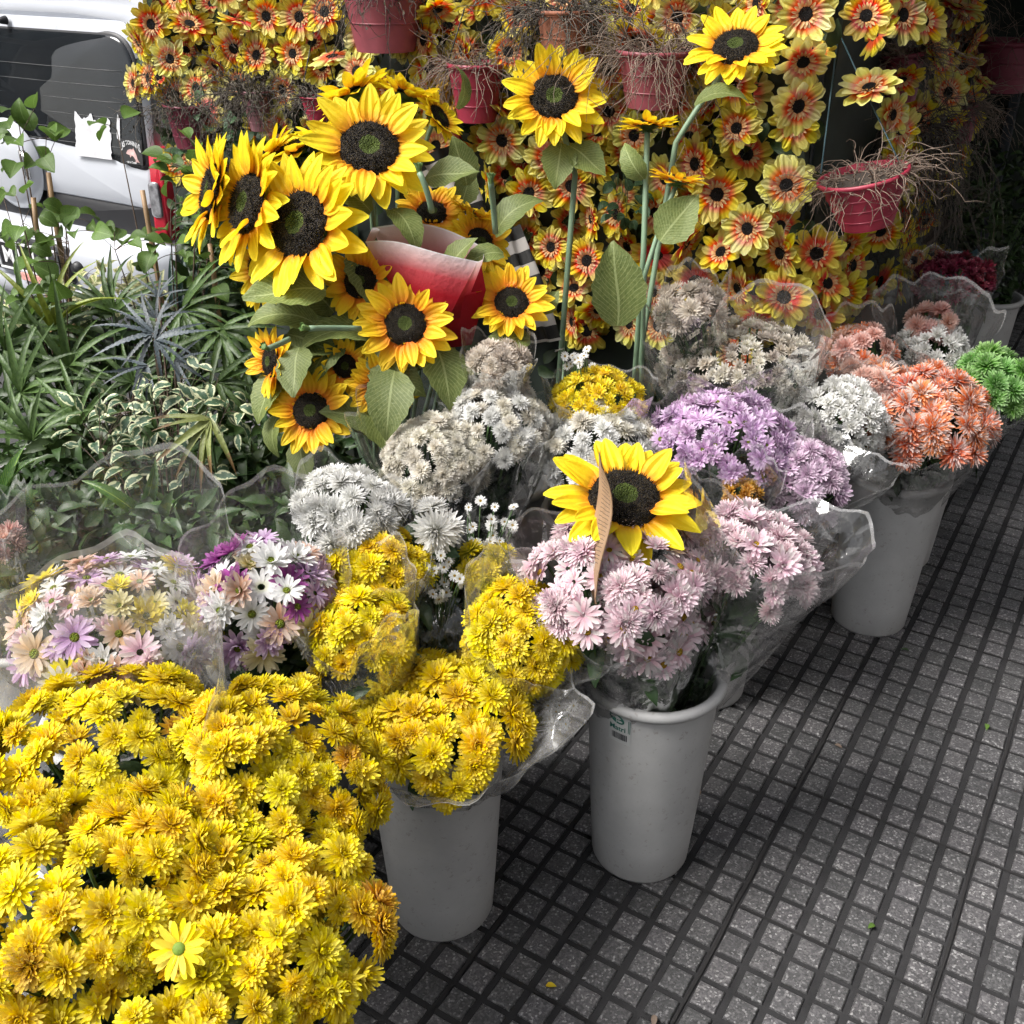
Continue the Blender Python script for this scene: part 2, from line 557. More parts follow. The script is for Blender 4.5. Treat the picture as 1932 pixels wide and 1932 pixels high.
def shown(q):                                     # not under the flower display
    x, y = q[2], q[3]
    return x > 700 and (y > 1480 or (x > 1380 and y > 1200) or x > 1780) and x < 1945 and y < 1945
near = [q for q in blocks if shown(q)][:300]
nearid = {id(q) for q in near}
def block_M(p):
    tilt = basis(np.array([random.gauss(0, .006), random.gauss(0, .006), 1.0]))
    return RB @ np.array([[1, 0, 0], [0, 1, 0], [0, 0, 1]]) , p + np.array([0, 0, random.uniform(-.0008, .0008)])
for q in near:
    r_, p_ = block_M(q[1])
    obj('paving_block', bme, pavement, mat4(p_, r_))
mb = MB()
for q in blocks:
    if id(q) not in nearid:
        r_, p_ = block_M(q[1])
        mb.add(BV @ r_.T + p_, BF)
obj('distant_paving', mb.mesh('distant_paving', BLOCK, False), pavement, kind='stuff')
# joints between the 40 cm tiles: thin dark cracks (recessed strips laid just above the cement)
CRACK = plain_mat('crack_dirt', (0.012, 0.011, 0.011), 0.95)
mb = MB()
for i in range(-24, 60, 6):
    a = oa + i * PITCHB
    pts = []
    for k in range(60):
        b = KERB + .3 + k * 0.09
        pts.append((a + random.gauss(0, .0009), b, .0018 + random.uniform(0, .0012)))
    V, F = [], []
    for n_, (a_, b_, w_) in enumerate(pts):
        V += [W(a_ - w_, b_, .003), W(a_ + w_, b_, .003)]
        if n_: F.append((2 * n_ - 2, 2 * n_, 2 * n_ + 1, 2 * n_ - 1))
    mb.add(V, F)
for j in range(-48, 40, 6):
    b = ob + j * PITCHB
    if b > 3.5 or b < KERB + .3: continue
    V, F = [], []
    for k in range(90):
        w_ = .0018 + random.uniform(0, .0014)
        a_, b_ = -1.2 + k * 0.09, b + random.gauss(0, .0009)
        V += [W(a_, b_ - w_, .0045), W(a_, b_ + w_, .0045)]
        if k: F.append((2 * k - 2, 2 * k - 1, 2 * k + 1, 2 * k))
    mb.add(V, F)
obj('tile_joint', mb.mesh('tile_joint', CRACK, False), pavement)

# ------------------------------------------------------------------ kiosk that the gerbera wall belongs to
WALL = 2.92                                       # E1 of the end wall
KB0, KB1, KA1, KH = -3.46, -0.82, 6.6, 2.55       # left end, front, rear, height
DARKW = plain_mat('dark_green_paint', (0.018, 0.026, 0.020), 0.7, nscale=6, namp=0.4)
POSTM = plain_mat('grey_steel_post', (0.030, 0.038, 0.047), 0.5, nscale=20, namp=0.2)
SHELFM = plain_mat('old_shelf_wood', (0.075, 0.055, 0.042), 0.8, nscale=14, namp=0.4)
AWNM = plain_mat('awning_canvas', (0.02, 0.045, 0.03), 0.8, nscale=5)
ROT12 = np.stack([E2, E1, UP], axis=1)            # local x = E2, y = E1
kiosk = thing('flower_kiosk', W(WALL, KB1, 0), 'dark flower kiosk with awning behind the gerbera-covered end wall', 'kiosk', rot=ROT12)
def kbox(name, b0, b1, a0, a1, z0, z1, m, bev=0.0, par=kiosk):
    mb = MB()
    box(mb, ((b0 + b1) / 2 - KB1, (a0 + a1) / 2 - WALL, (z0 + z1) / 2), (b1 - b0, a1 - a0, z1 - z0), 0, bev)
    return obj(name, mb.mesh(name, m, False), par)
kbox('end_wall', KB0, KB1 - .055, WALL, WALL + .05, 0.0, KH, DARKW)
kbox('street_wall', KB0, KB0 + .05, WALL + .052, KA1, 0.0, KH, DARKW)
kbox('rear_wall', KB0 + .052, KB1 + 0.55, KA1, KA1 + .05, 0.0, KH, DARKW)
kbox('inner_wall', KB1 - 0.72, KB1 - 0.68, WALL + .052, KA1 - .002, 0.0, KH, DARKW)
kbox('front_panel', KB1 - .05, KB1 - .02, WALL + .06, WALL + 1.75, 0.0, KH, DARKW)
kbox('roof', KB0 - .1, KB1 + .05, WALL - .06, KA1 + .1, KH, KH + .06, DARKW)
pp_ = P(1537, 180, 2.80)
pe1_, pe2_ = e1c(pp_), e2c(pp_)
kbox('corner_post', pe2_ - .02, pe2_ + .02, pe1_ - .02, pe1_ + .02, 0.0, KH - .002, POSTM, .004)
kbox('corner_post', KB1 - .05, KB1, KA1 - .09, KA1 - .03, 0.0, KH - .002, POSTM, .004)
mb = MB()
n_ = 9
V = []
for i in range(n_):                               # sagging canvas from the eaves outwards
    f = i / (n_ - 1)
    for j in range(12):
        g = j / 11
        V.append((f * 1.55, -.05 + g * (KA1 - WALL + .4), KH - .04 - .55 * f - .03 * math.sin(math.pi * f) * (1 + .4 * math.sin(9 * g))))
V = np.array(V)
mb.add(V, grid_faces(n_, 12)); mb.add(V + [0, 0, .006], grid_faces(n_, 12))
obj('awning', mb.mesh('awning', AWNM), kiosk)
for a_ in (WALL + .05, WALL + 1.8, KA1 - .05):
    mb = MB(); tube(mb, [(0, a_ - WALL, KH - .5), (1.3, a_ - WALL, KH - .49)], .012, 8)
    obj('awning_arm', mb.mesh('awning_arm', POSTM), kiosk)
for k, z_ in enumerate((0.35, 1.02, 1.55)):
    kbox('shelf', KB1 - .675, KB1 - .18, WALL + 1.8, KA1 - .2, z_, z_ + .03, SHELFM, .004)

# ------------------------------------------------------------------ unseen building added past the pavement to block sky light, and one across the street (seen in the van's window)
STUC = plain_mat('stucco_brown', (0.20, 0.17, 0.15), 0.85, nscale=2, namp=0.3, bump=0.2, bscale=30)
STUC2 = plain_mat('stucco_grey', (0.30, 0.29, 0.28), 0.85, nscale=2, namp=0.3)
GLASSD = plain_mat('window_glass_dark', (0.02, 0.024, 0.028), 0.12, 0.6)
TRIM = plain_mat('window_trim', (0.32, 0.29, 0.26), 0.7)
def building(name, a0, a1, b0, b1, h, face, m, label, cols, rows):
    r = thing(name, W((a0 + a1) / 2, (b0 + b1) / 2, 0), label, 'building', rot=ROT12)
    la, lb = (a1 - a0) / 2, (b1 - b0) / 2
    mb = MB(); box(mb, (0, 0, h / 2 - .18), (2 * lb, 2 * la, h), 0, .02); obj('wall', mb.mesh('wall', m, False), r)
    mb = MB(); box(mb, (0, 0, h - .05), (2 * lb + .5, 2 * la + .5, .35), 0, .08); obj('cornice', mb.mesh('cornice', m, False), r)
    gm = MB(); box(gm, (0, 0, 0), (1, 1, 1)); fm = MB()
    for (c_, s_) in (((0, .53), (1.12, .06)), ((0, -.53), (1.12, .06)), ((-.53, 0), (.06, 1.0)), ((.53, 0), (.06, 1.0))):
        box(fm, (c_[0], 0, c_[1]), (s_[0], 1, s_[1]))
    gme, fme = gm.mesh('window', GLASSD, False), fm.mesh('frame', TRIM, False)
    for i in range(cols):
        for j in range(rows):
            z = 2.2 + j * (h - 2.5) / rows + .6
            if face == 'b0': loc, rot = (-lb - .01, -la + (i + .5) * 2 * la / cols, z), np.array([[0, 1, 0], [-1, 0, 0], [0, 0, 1.0]])
            elif face == 'b1': loc, rot = (lb + .01, -la + (i + .5) * 2 * la / cols, z), np.array([[0, 1, 0], [-1, 0, 0], [0, 0, 1.0]])
            else: loc, rot = (-lb + (i + .5) * 2 * lb / cols, la + .01, z), np.eye(3)
            w = obj('window', gme, r, mat4(loc, rot, (1.1, .06, 1.7)))
            obj('frame', fme, w, mat4((0, 0, 0), None, (1.0, 1.3, 1.0)))
    return r
building('sky_blocking_building', -7, 16, 4.6, 9, 8.5, 'b0', STUC2, 'unseen grey stucco building added along the inner side of the pavement to block sky light', 7, 2)
building('corner_building', -3.4, 11, -24, -13.4, 10, 'b1', STUC, 'brown corner building across the street, mirrored in the van window', 5, 3)

# ------------------------------------------------------------------ white van parked at the kerb
def paint_mat(name, c, rough=0.28):
    k = NT(name)
    nz = k.noise(3, 4)
    cc = k.ramp(nz, [(0.3, tuple(x * .93 for x in c)), (0.7, c)])
    return k.done(k.principled(cc, k.lerp(nz, rough - .05, rough + .1), None, 0.5, 0.0, 0.5))
VWHITE = paint_mat('van_white_paint', (0.50, 0.52, 0.56))
VGREY = paint_mat('van_silver_bumper', (0.36, 0.37, 0.40), 0.4)
VBLACK = plain_mat('van_black_plastic', (0.012, 0.012, 0.014), 0.5)
def glass_mat():
    k = NT('van_tinted_glass')
    c = k.ramp(k.noise(2.5, 3), [(0.3, (0.006, 0.008, 0.010)), (0.7, (0.016, 0.018, 0.02))])
    return k.done(k.principled(c, 0.02, None, 0.45, 0.0, 0.0))
VGLASS = glass_mat()
VRED = plain_mat('tail_lamp_red', (0.42, 0.008, 0.025), 0.15, 0.6, nscale=8, namp=.3, coat=.6)
VCLEAR = plain_mat('tail_lamp_clear', (0.20, 0.20, 0.21), 0.12, 0.7, nscale=40, namp=.5, coat=.8)
VLINE = plain_mat('heater_wire', (0.10, 0.10, 0.10), 0.4)
CHROME = plain_mat('chrome', (0.6, 0.6, 0.6), 0.2, metal=1.0)
TYRE = plain_mat('tyre_rubber', (0.015, 0.015, 0.015), 0.8)
PAPER = plain_mat('torn_paper', (0.55, 0.55, 0.57), 0.8, nscale=14, namp=.18)
STICK = plain_mat('sticker_black', (0.015, 0.015, 0.016), 0.4)
STICKW = plain_mat('sticker_white', (0.75, 0.75, 0.75), 0.5)
STICKP = plain_mat('sticker_pink', (0.55, 0.36, 0.34), 0.5, nscale=30, namp=.35)
PLATE = plain_mat('number_plate_white', (0.62, 0.63, 0.64), 0.35)

VE1, VE2, VRZ = 3.10, -4.63, -0.15
van = thing('parked_van', W(VE1, VE2, VRZ), 'white delivery van seen from behind, parked at the kerb left of the gerberas', 'van', rot=ROT12)

def vrear(x, z):
    """how far the tail sheet lies forward of the rearmost plane"""
    return 0.05 * (abs(x) / .84) ** 3 + max(0, z - 1.03) * 0.19

# body: sections from floor to roof, lofted from tail to nose
def vsec(y, hw, top, rr=.17, bot=.30):
    pts = [(hw - .06, bot), (hw - .01, bot + .1), (hw, .62), (hw + .005, .95), (hw - .02, 1.12)]
    for k in range(7):
        a = k / 6 * math.pi / 2
        cx, cz = hw - .05 - rr, top - rr
        pts.append((cx + rr * math.cos(a), cz + rr * math.sin(a)))
    pts.append((hw * .35, top + .018))
    return [(x, y, z) for x, z in pts] + [(-x, y, z) for x, z in reversed(pts)]
V = []
st = [(0.06, .80, 1.60), (.10, .835, 1.632), (.35, .842, 1.65), (1.2, .845, 1.665), (2.2, .845, 1.66), (2.75, .83, 1.55), (3.25, .82, 1.12), (3.9, .80, .98), (4.1, .74, .86)]
for y, hw, top in st:
    V += [(x, yy + (max(0, z - 1.03) * .19 if y < .2 else 0), z) for x, yy, z in vsec(y, hw, top, .17 if top > 1.3 else .1)]
ns = len(V) // len(st)
F = grid_faces(len(st), ns, 0, True) + [tuple(range(ns)), tuple(range((len(st) - 1) * ns, len(st) * ns))[::-1]]
F = [f[::-1] for f in F]
obj('body', MB().add(V, F).mesh('body', VWHITE), van)

def rpoly(pts, n=6, r=.05):
    """rounded polygon"""
    out = []
    m = len(pts)
    for i in range(m):
        p0, p, p1 = (np.array(pts[(i + k) % m], float) for k in (-1, 0, 1))
        ri = r[i] if isinstance(r, (list, tuple)) else r
        d0, d1 = nrm(p0 - p), nrm(p1 - p)
        a, b = p + d0 * ri, p + d1 * ri
        for k in range(n + 1):
            t = k / n
            out.append((1 - t) ** 2 * a + 2 * t * (1 - t) * p + t ** 2 * b)
    return out
def rplate(name, poly, m, lift, thick=.09, par=van, rings=(1, .97, .75, .45, .15), crown=0.0):
    """a sheet that follows the tail of the van, standing off it by lift"""
    poly = np.array(poly)
    c = poly.mean(axis=0)
    V, F = [], []
    n = len(poly)
    for i, f in enumerate((1,) + rings):
        for p in poly:
            q = c + (p - c) * f
            y = vrear(*q) - lift - crown * (1 - f * f)
            if i == 0: y += thick
            elif i == 1: y += .004
            V.append((q[0], y, q[1]))
    F = [f[::-1] for f in grid_faces(len(rings) + 1, n, 0, True)] + [tuple(range(len(rings) * n, (len(rings) + 1) * n))[::-1]]
    area = sum(poly[i][0] * poly[(i + 1) % n][1] - poly[(i + 1) % n][0] * poly[i][1] for i in range(n))
    if area > 0: F = [f[::-1] for f in F]
    mb = MB().add(V, F)
    me = mb.mesh(name, m)
    import bmesh
    bm = bmesh.new(); bm.from_mesh(me); bmesh.ops.recalc_face_normals(bm, faces=bm.faces); bm.to_mesh(me); bm.free()
    return obj(name, me, par)

tg = rplate('tailgate', rpoly([(-.775, .90), (.775, .90), (.79, 1.06), (.70, 1.60), (-.70, 1.60), (-.79, 1.06)], 6, [.05, .05, .04, .14, .14, .04]), VWHITE, .012)
rplate('rear_window', rpoly([(-.765, 1.085), (.765, 1.085), (.70, 1.555), (-.70, 1.555)], 8, [.03, .03, .13, .13]), VGLASS, .022, crown=.004)
rplate('window_seal', rpoly([(-.78, 1.072), (.78, 1.072), (.712, 1.567), (-.712, 1.567)], 8, [.03, .03, .135, .135]), VBLACK, .017)
rplate('lower_recess', rpoly([(-.76, .70), (.80, .70), (.80, .905), (-.76, .905)], 4, .02), VBLACK, .004)
for s in (-1, 1):
    lamp = rplate('tail_lamp', rpoly([(s * .775, .76), (s * .845, .76), (s * .845, 1.17), (s * .79, 1.17)], 4, .02), VRED, .03, .06)
    rplate('reverse_lamp', rpoly([(s * .783, .87), (s * .838, .87), (s * .838, 1.03), (s * .786, 1.03)], 4, .02), VCLEAR, .036, .01, par=lamp)
    mb = MB(); box(mb, (s * .845, .14, .98), (.03, .22, .40), 0, .012)
    obj('lamp_side', mb.mesh('lamp_side', VRED), lamp)
# bumper: a rounded beam across the tail and round the corners
prof = [(.02, .30), (-.05, .31), (-.085, .36), (-.095, .48), (-.12, .56), (-.125, .66), (-.10, .73), (-.03, .765), (.04, .765)]
V, F = [], []
xs = np.concatenate([[-.87, -.86], np.linspace(-.8, .8, 15), [.86, .87]])
for x in xs:
    f = max(0, (abs(x) - .6) / .27)
    for (y, z) in prof:
        V.append((x, y + .14 * f ** 2.2, z))
mb = MB().add(V, grid_faces(len(xs), len(prof)))
bump_o = obj('bumper', mb.mesh('bumper', [VWHITE]), van)
mb = MB(); box(mb, (0, -.115, .43), (1.35, .05, .10), 0, .02); obj('bumper_trim', mb.mesh('bumper_trim', VGREY), bump_o)
mb = MB(); box(mb, (.0, -.121, .60), (.62, .025, .19), 0, .03); obj('plate_recess', mb.mesh('plate_recess', VBLACK), bump_o)
mb = MB(); box(mb, (.0, -.137, .595), (.44, .012, .13), 0, .004); plate_o = obj('number_plate', mb.mesh('number_plate', VBLACK), bump_o)
mb = MB(); lathe(mb, [(.0, .03), (.028, .028), (.034, .01), (.034, 0)], 20); sens = mb.mesh('tow_cover', VBLACK)
obj('tow_cover', sens, bump_o, mat4((.36, -.122, .60), np.array([[1, 0, 0], [0, 0, -1], [0, 1, 0.0]])))
mb = MB(); lathe(mb, [(.21, 0), (.205, .02), (.17, .05), (.10, .066), (.001, .07)], 40)
boss = obj('round_cover', mb.mesh('round_cover', VWHITE), van, mat4((-.13, vrear(0, 1.0) - .014, 1.02), np.array([[1, 0, 0], [0, 0, -1], [0, 1, 0.0]])))
for k in range(4):
    mb = MB(); box(mb, (.14 + k * .013, .02, .052), (.006, .13, .012), 0, .002); obj('badge_bar', mb.mesh('badge_bar', CHROME), boss)
mb = MB(); dome(mb, .02, .04, 0, 5, 10); obj('washer_nozzle', mb.mesh('washer_nozzle', VBLACK), van, mat4((-.11, vrear(0, 1.6) - .015, 1.585), np.array([[1, 0, 0], [0, 0, -1], [0, 1, 0.0]])))
for k in range(6):
    z = 1.16 + k * .055
    mb = MB(); tube(mb, [(x, vrear(x, z) - .0245, z) for x in np.linspace(-.66, .66, 12)], .0012, 4)
    obj('heater_wire', mb.mesh('heater_wire', VLINE), van)
for s in (-1, 1):
    mb = MB(); lathe(mb, [(.20, -.09), (.285, -.09), (.30, -.05), (.30, .05), (.285, .09), (.20, .09)], 32)
    for y in (.75, 3.3):
        wh = obj('wheel', mb.mesh('wheel', TYRE), van, mat4((s * .76, y, .30), np.array([[0, 0, 1], [0, 1, 0], [-1, 0, 0.0]])))
        mr = MB(); lathe(mr, [(.001, .02), (.12, .03), (.20, .05)], 24); mr2 = MB(); lathe(mr2, [(.20, -.07), (.12, -.06), (.001, -.06)], 24)
        obj('rim', mr.mesh('rim', CHROME), wh); obj('rim', mr2.mesh('rim', CHROME), wh)
    mb = MB(); box(mb, (s * .838, 2.0, 1.33), (.02, 1.1, .36), 0, .01); obj('side_window', mb.mesh('side_window', VGLASS), van)
mb = MB(); box(mb, (0, 3.04, 1.33), (1.3, .03, .45), 0, .02, basis([0, -.62, .78]) @ np.array([[1, 0, 0], [0, 0, 1], [0, -1, 0.0]])); obj('windscreen', mb.mesh('windscreen', VGLASS), van)

# torn paper and town sticker on the glass
def glass_y(x, z): return vrear(x, z) - .0262
def flat_on_glass(name, poly, m, lift):
    poly = np.array(poly); n = len(poly)
    V = [(p[0], glass_y(*p) - lift, p[1]) for p in poly] + [(p[0], glass_y(*p) - lift + .001, p[1]) for p in poly]
    F = [tuple(range(n)), tuple(range(n, 2 * n))[::-1]] + [(i, (i + 1) % n, n + (i + 1) % n, n + i) for i in range(n)]
    return obj(name, MB().add(V, F).mesh(name, m, False), van)
px0, px1, pz0, pz1 = .345, .59, 1.105, 1.285
pp = [(px0, pz0), (px1 - .01, pz0)]
for k in range(16): pp.append((px1 - .010 - random.uniform(0, .012), pz0 + .012 + k * .0095))
for k in range(22): pp.append((px1 - .03 - k * .0098, pz1 - .012 - .010 * math.sin(k * .5) - random.uniform(0, .012) - (.02 if 6 < k < 10 else 0)))
for k in range(12): pp.append((px0 + random.uniform(0, .010), pz1 - .035 - k * .0115))
flat_on_glass('torn_notice', pp, PAPER, .002)
flat_on_glass('paper_scrap', [(.612, 1.20), (.63, 1.19), (.634, 1.27), (.622, 1.285), (.614, 1.25)], PAPER, .002)
flat_on_glass('town_sticker', [(.63, 1.095), (.758, 1.095), (.752, 1.20), (.63, 1.20)], STICK, .0015)
def text_mesh(s, size, m):
    cu = bpy.data.curves.new('t', 'FONT'); cu.body = s; cu.size = size; cu.align_x = 'CENTER'; cu.offset = size * .018
    cu.resolution_u = 3
    to = bpy.data.objects.new('t', cu); col.objects.link(to)
    dg = bpy.context.evaluated_depsgraph_get()
    me = bpy.data.meshes.new_from_object(to.evaluated_get(dg))
    bpy.data.objects.remove(to)
    me.materials.clear(); me.materials.append(m)
    return me
def bend_text(me, f):
    n = len(me.vertices)
    a = np.empty(n * 3); me.vertices.foreach_get('co', a)
    a = np.array([f(p) for p in a.reshape(-1, 3)])
    me.vertices.foreach_set('co', a.ravel()); me.update()
    return me
tx = text_mesh('LAS TONINAS', .026, STICKW)
wd = max(v.co.x for v in tx.vertices)
def arch(p):                                       # letters taller towards both ends
    q = p[0] / wd
    sx = .692 + q * .056
    h = .75 + .9 * q * q
    return (sx, glass_y(sx, 1.15) - .003, 1.168 + .012 * (1 - q * q) - .022 * q * q + p[1] * h * 1.25)
obj('sticker_lettering', bend_text(tx, arch), van)
tx2 = text_mesh('Pdo de la Costa', .013, STICKW)
obj('sticker_lettering', bend_text(tx2, lambda p: (.687 + p[0] * 1.0, glass_y(.69, 1.1) - .003, 1.101 + p[1])), van)
dol = [(.665, 1.140), (.672, 1.153), (.688, 1.160), (.700, 1.158), (.707, 1.166), (.712, 1.154), (.723, 1.138), (.730, 1.118), (.742, 1.104), (.728, 1.108), (.718, 1.102), (.719, 1.116), (.708, 1.128), (.697, 1.134), (.690, 1.124), (.686, 1.134), (.674, 1.137)]
flat_on_glass('sticker_dolphin', dol, STICKP, .0032)
# dark number plate with pale letters (only the first can be read), framed in white
for (x_, z_, w_, h_) in ((0, .528, .46, .012), (0, .662, .46, .012), (-.226, .595, .012, .122), (.226, .595, .012, .122)):
    mb = MB(); box(mb, (x_, -.142, z_), (w_, .012, h_), 0, .002); obj('plate_frame', mb.mesh('plate_frame', PLATE, False), plate_o)
ptx = text_mesh('M', .115, STICKW)
obj('plate_lettering', bend_text(ptx, lambda p: (-.15 + p[0], -.1445, .558 + p[1])), plate_o)
for x_ in (-.06, -.01, .05, .10, .16):
    mb = MB(); box(mb, (x_, -.1445, .597), (.014, .002, .078), 0); obj('plate_lettering', mb.mesh('plate_lettering', STICKW, False), plate_o)
PLRED = plain_mat('red_plate_text', (0.62, 0.30, 0.26), 0.5, nscale=60, namp=.5)
mb = MB(); box(mb, (.02, -.145, .500), (.20, .008, .04), 0, .003); obj('red_strip', mb.mesh('red_strip', PLRED, False), plate_o)

# fit the heights of the tail to the photograph: belt and bumper sit lower, roof a touch higher
def vz(z): return float(z + np.interp(z, [0, .3, 1.2, 1.6, 1.8], [0, -.03, -.05, .012, .015]))
done_ = set()
def refit(o):
    if any(abs(c) > 1e-9 for c in o.location) and o is not van:
        if o.parent is van or o.parent is bump_o: o.location.z = vz(o.location.z)
        return
    if o.data is not None and o.data.name not in done_:
        done_.add(o.data.name)
        a = np.empty(len(o.data.vertices) * 3); o.data.vertices.foreach_get('co', a)
        a = a.reshape(-1, 3); a[:, 2] += np.interp(a[:, 2], [0, .3, 1.2, 1.6, 1.8], [0, -.03, -.05, .012, .015])
        o.data.vertices.foreach_set('co', a.ravel()); o.data.update()
    for c in o.children: refit(c)
refit(van)

# ------------------------------------------------------------------ flower materials
def stops(*a): return list(a)
YEL = petal_mat('yellow_mum', [(0, (0.78, 0.54, 0.003)), (0.35, (0.88, 0.68, 0.004)), (1, (0.93, 0.79, 0.012))], 0.42, 0.5, 0.012, 0.14, brown=0.35)
YEL2 = petal_mat('golden_mum', [(0, (0.76, 0.49, 0.003)), (0.4, (0.88, 0.65, 0.004)), (1, (0.93, 0.75, 0.010))], 0.42, 0.5, 0.012, 0.14)
CHART = petal_mat('chartreuse_mum', [(0, (0.22, 0.28, 0.01)), (0.5, (0.58, 0.54, 0.015)), (1, (0.80, 0.66, 0.02))], 0.45, 0.5)
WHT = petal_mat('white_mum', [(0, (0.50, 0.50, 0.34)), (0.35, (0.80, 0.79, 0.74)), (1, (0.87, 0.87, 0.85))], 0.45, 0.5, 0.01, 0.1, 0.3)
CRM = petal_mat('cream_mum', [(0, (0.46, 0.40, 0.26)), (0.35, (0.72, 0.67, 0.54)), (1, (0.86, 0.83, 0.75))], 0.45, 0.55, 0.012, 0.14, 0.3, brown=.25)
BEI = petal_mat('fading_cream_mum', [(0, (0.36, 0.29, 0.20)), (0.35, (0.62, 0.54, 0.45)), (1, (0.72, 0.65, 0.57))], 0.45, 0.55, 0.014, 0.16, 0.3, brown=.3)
LIL = petal_mat('lilac_daisy', [(0, (0.58, 0.38, 0.58)), (0.4, (0.64, 0.44, 0.66)), (1, (0.77, 0.62, 0.77))], 0.45, 0.5, 0.014, 0.18, 0.35, island=(0.25, [(0, (.45, .18, .44)), (1, (.55, .28, .56))]))
LIL2 = petal_mat('soft_lilac_mum', [(0, (0.56, 0.37, 0.52)), (0.4, (0.68, 0.49, 0.64)), (1, (0.78, 0.63, 0.74))], 0.45, 0.5, 0.014, 0.16, 0.35)
PNK = petal_mat('pale_pink_daisy', [(0, (0.58, 0.33, 0.42)), (0.45, (0.74, 0.52, 0.58)), (1, (0.82, 0.68, 0.72))], 0.45, 0.5, 0.018, 0.14, 0.4, island=(0.22, [(0, (.6, .5, .48)), (1, (.84, .76, .74))]))
PEA = petal_mat('peach_daisy', [(0, (0.62, 0.36, 0.22)), (0.5, (0.74, 0.50, 0.36)), (1, (0.82, 0.66, 0.55))], 0.45, 0.5, 0.02, 0.14, 0.35)
DWH = petal_mat('white_daisy', [(0, (0.62, 0.64, 0.46)), (0.3, (0.80, 0.80, 0.78)), (1, (0.84, 0.84, 0.84))], 0.42, 0.45, 0.01, 0.08, 0.3)
DYE = petal_mat('lemon_daisy', [(0, (0.62, 0.52, 0.02)), (0.4, (0.82, 0.68, 0.03)), (1, (0.88, 0.76, 0.09))], 0.42, 0.45)
DCR = petal_mat('pale_yellow_daisy', [(0, (0.62, 0.52, 0.16)), (0.4, (0.78, 0.68, 0.34)), (1, (0.84, 0.78, 0.52))], 0.42, 0.45)
MAG = petal_mat('magenta_daisy', [(0, (0.24, 0.03, 0.19)), (0.5, (0.32, 0.05, 0.28)), (1, (0.48, 0.15, 0.42))], 0.42, 0.45)
ORA = petal_mat('orange_dyed_mum', [(0, (0.74, 0.13, 0.03)), (0.5, (0.83, 0.22, 0.07)), (1, (0.88, 0.38, 0.21))], 0.45, 0.5, 0.012, 0.16, island=(0.52, [(0, (.72, .34, .24)), (0.6, (.80, .56, .48)), (1, (.84, .70, .64))]))
SAL = petal_mat('salmon_mum', [(0, (0.62, 0.22, 0.12)), (0.5, (0.74, 0.40, 0.32)), (1, (0.82, 0.60, 0.54))], 0.45, 0.5, 0.014, 0.16)
GRN = petal_mat('green_dyed_mum', [(0, (0.06, 0.20, 0.02)), (0.5, (0.16, 0.40, 0.06)), (1, (0.40, 0.62, 0.26))], 0.45, 0.5)
AMB = petal_mat('amber_mum', [(0, (0.36, 0.13, 0.01)), (0.5, (0.58, 0.28, 0.02)), (1, (0.70, 0.42, 0.08))], 0.45, 0.5)
MRN = petal_mat('maroon_rose', [(0, (0.05, 0.003, 0.010)), (1, (0.15, 0.008, 0.025))], 0.2, 0.5)
SUNY = petal_mat('sunflower_petal', [(0, (0.78, 0.26, 0.005)), (0.16, (0.85, 0.43, 0.005)), (0.38, (0.91, 0.65, 0.007)), (1, (0.93, 0.76, 0.018))], 0.38, 0.6, 0.008, 0.10, 0.05, veins=9, veinbump=0.28)
SUNO = petal_mat('orange_sunflower_petal', [(0, (0.76, 0.20, 0.006)), (0.22, (0.84, 0.36, 0.006)), (0.52, (0.88, 0.55, 0.009)), (1, (0.90, 0.66, 0.018))], 0.38, 0.6, 0.008, 0.10, 0.05, veins=9, veinbump=0.28)
GERB = petal_mat('gerbera_petal', [(0, (0.78, 0.05, 0.008)), (0.30, (0.80, 0.085, 0.012)), (0.44, (0.78, 0.30, 0.03)), (0.56, (0.74, 0.56, 0.04)), (1, (0.78, 0.70, 0.09))], 0.38, 0.6, 0.012, 0.16, 0.2, veins=7, veinbump=0.4)
GERP = petal_mat('pale_gerbera_petal', [(0, (0.80, 0.09, 0.03)), (0.30, (0.82, 0.15, 0.05)), (0.44, (0.80, 0.42, 0.14)), (0.58, (0.76, 0.68, 0.16)), (1, (0.80, 0.78, 0.26))], 0.38, 0.6, 0.012, 0.16, 0.25, veins=7, veinbump=0.4)
GERI = petal_mat('gerbera_inner', [(0, (0.72, 0.26, 0.09)), (0.5, (0.76, 0.42, 0.18)), (1, (0.74, 0.58, 0.30))], 0.25, 0.6)
def disc_mat(name, c0, c1, cen, r_in=0.35, scale=60):
    k = NT(name)
    v = k.node('ShaderNodeTexVoronoi'); v.inputs['Scale'].default_value = scale
    k.link(k.node('ShaderNodeTexCoord').outputs['Object'], v.inputs['Vector'])
    c = k.ramp(v.outputs['Distance'], [(0.0, c1), (0.55, c0)])
    f = k.math('LESS_THAN', k.math('ADD', k.attr('t'), k.math('MULTIPLY', k.noise(30, 2), .12)), r_in + .06)
    c = k.mix(f, c, cen)
    return k.done(k.principled(c, 0.8, k.bump(k.math('SUBTRACT', 1.0, v.outputs['Distance']), 0.9, 0.02), 0.3))
SDISC = disc_mat('sunflower_disc', (0.010, 0.007, 0.006), (0.11, 0.078, 0.028), (0.085, 0.12, 0.018), 0.34, 46)
GDISC = disc_mat('gerbera_disc', (0.004, 0.003, 0.003), (0.022, 0.010, 0.007), (0.008, 0.005, 0.004), 0.1, 30)
DDISC = disc_mat('daisy_disc', (0.16, 0.20, 0.012), (0.42, 0.38, 0.03), (0.22, 0.30, 0.02), 0.5, 14)
YDISC = disc_mat('yellow_daisy_disc', (0.45, 0.24, 0.01), (0.72, 0.48, 0.03), (0.5, 0.36, 0.03), 0.3, 14)
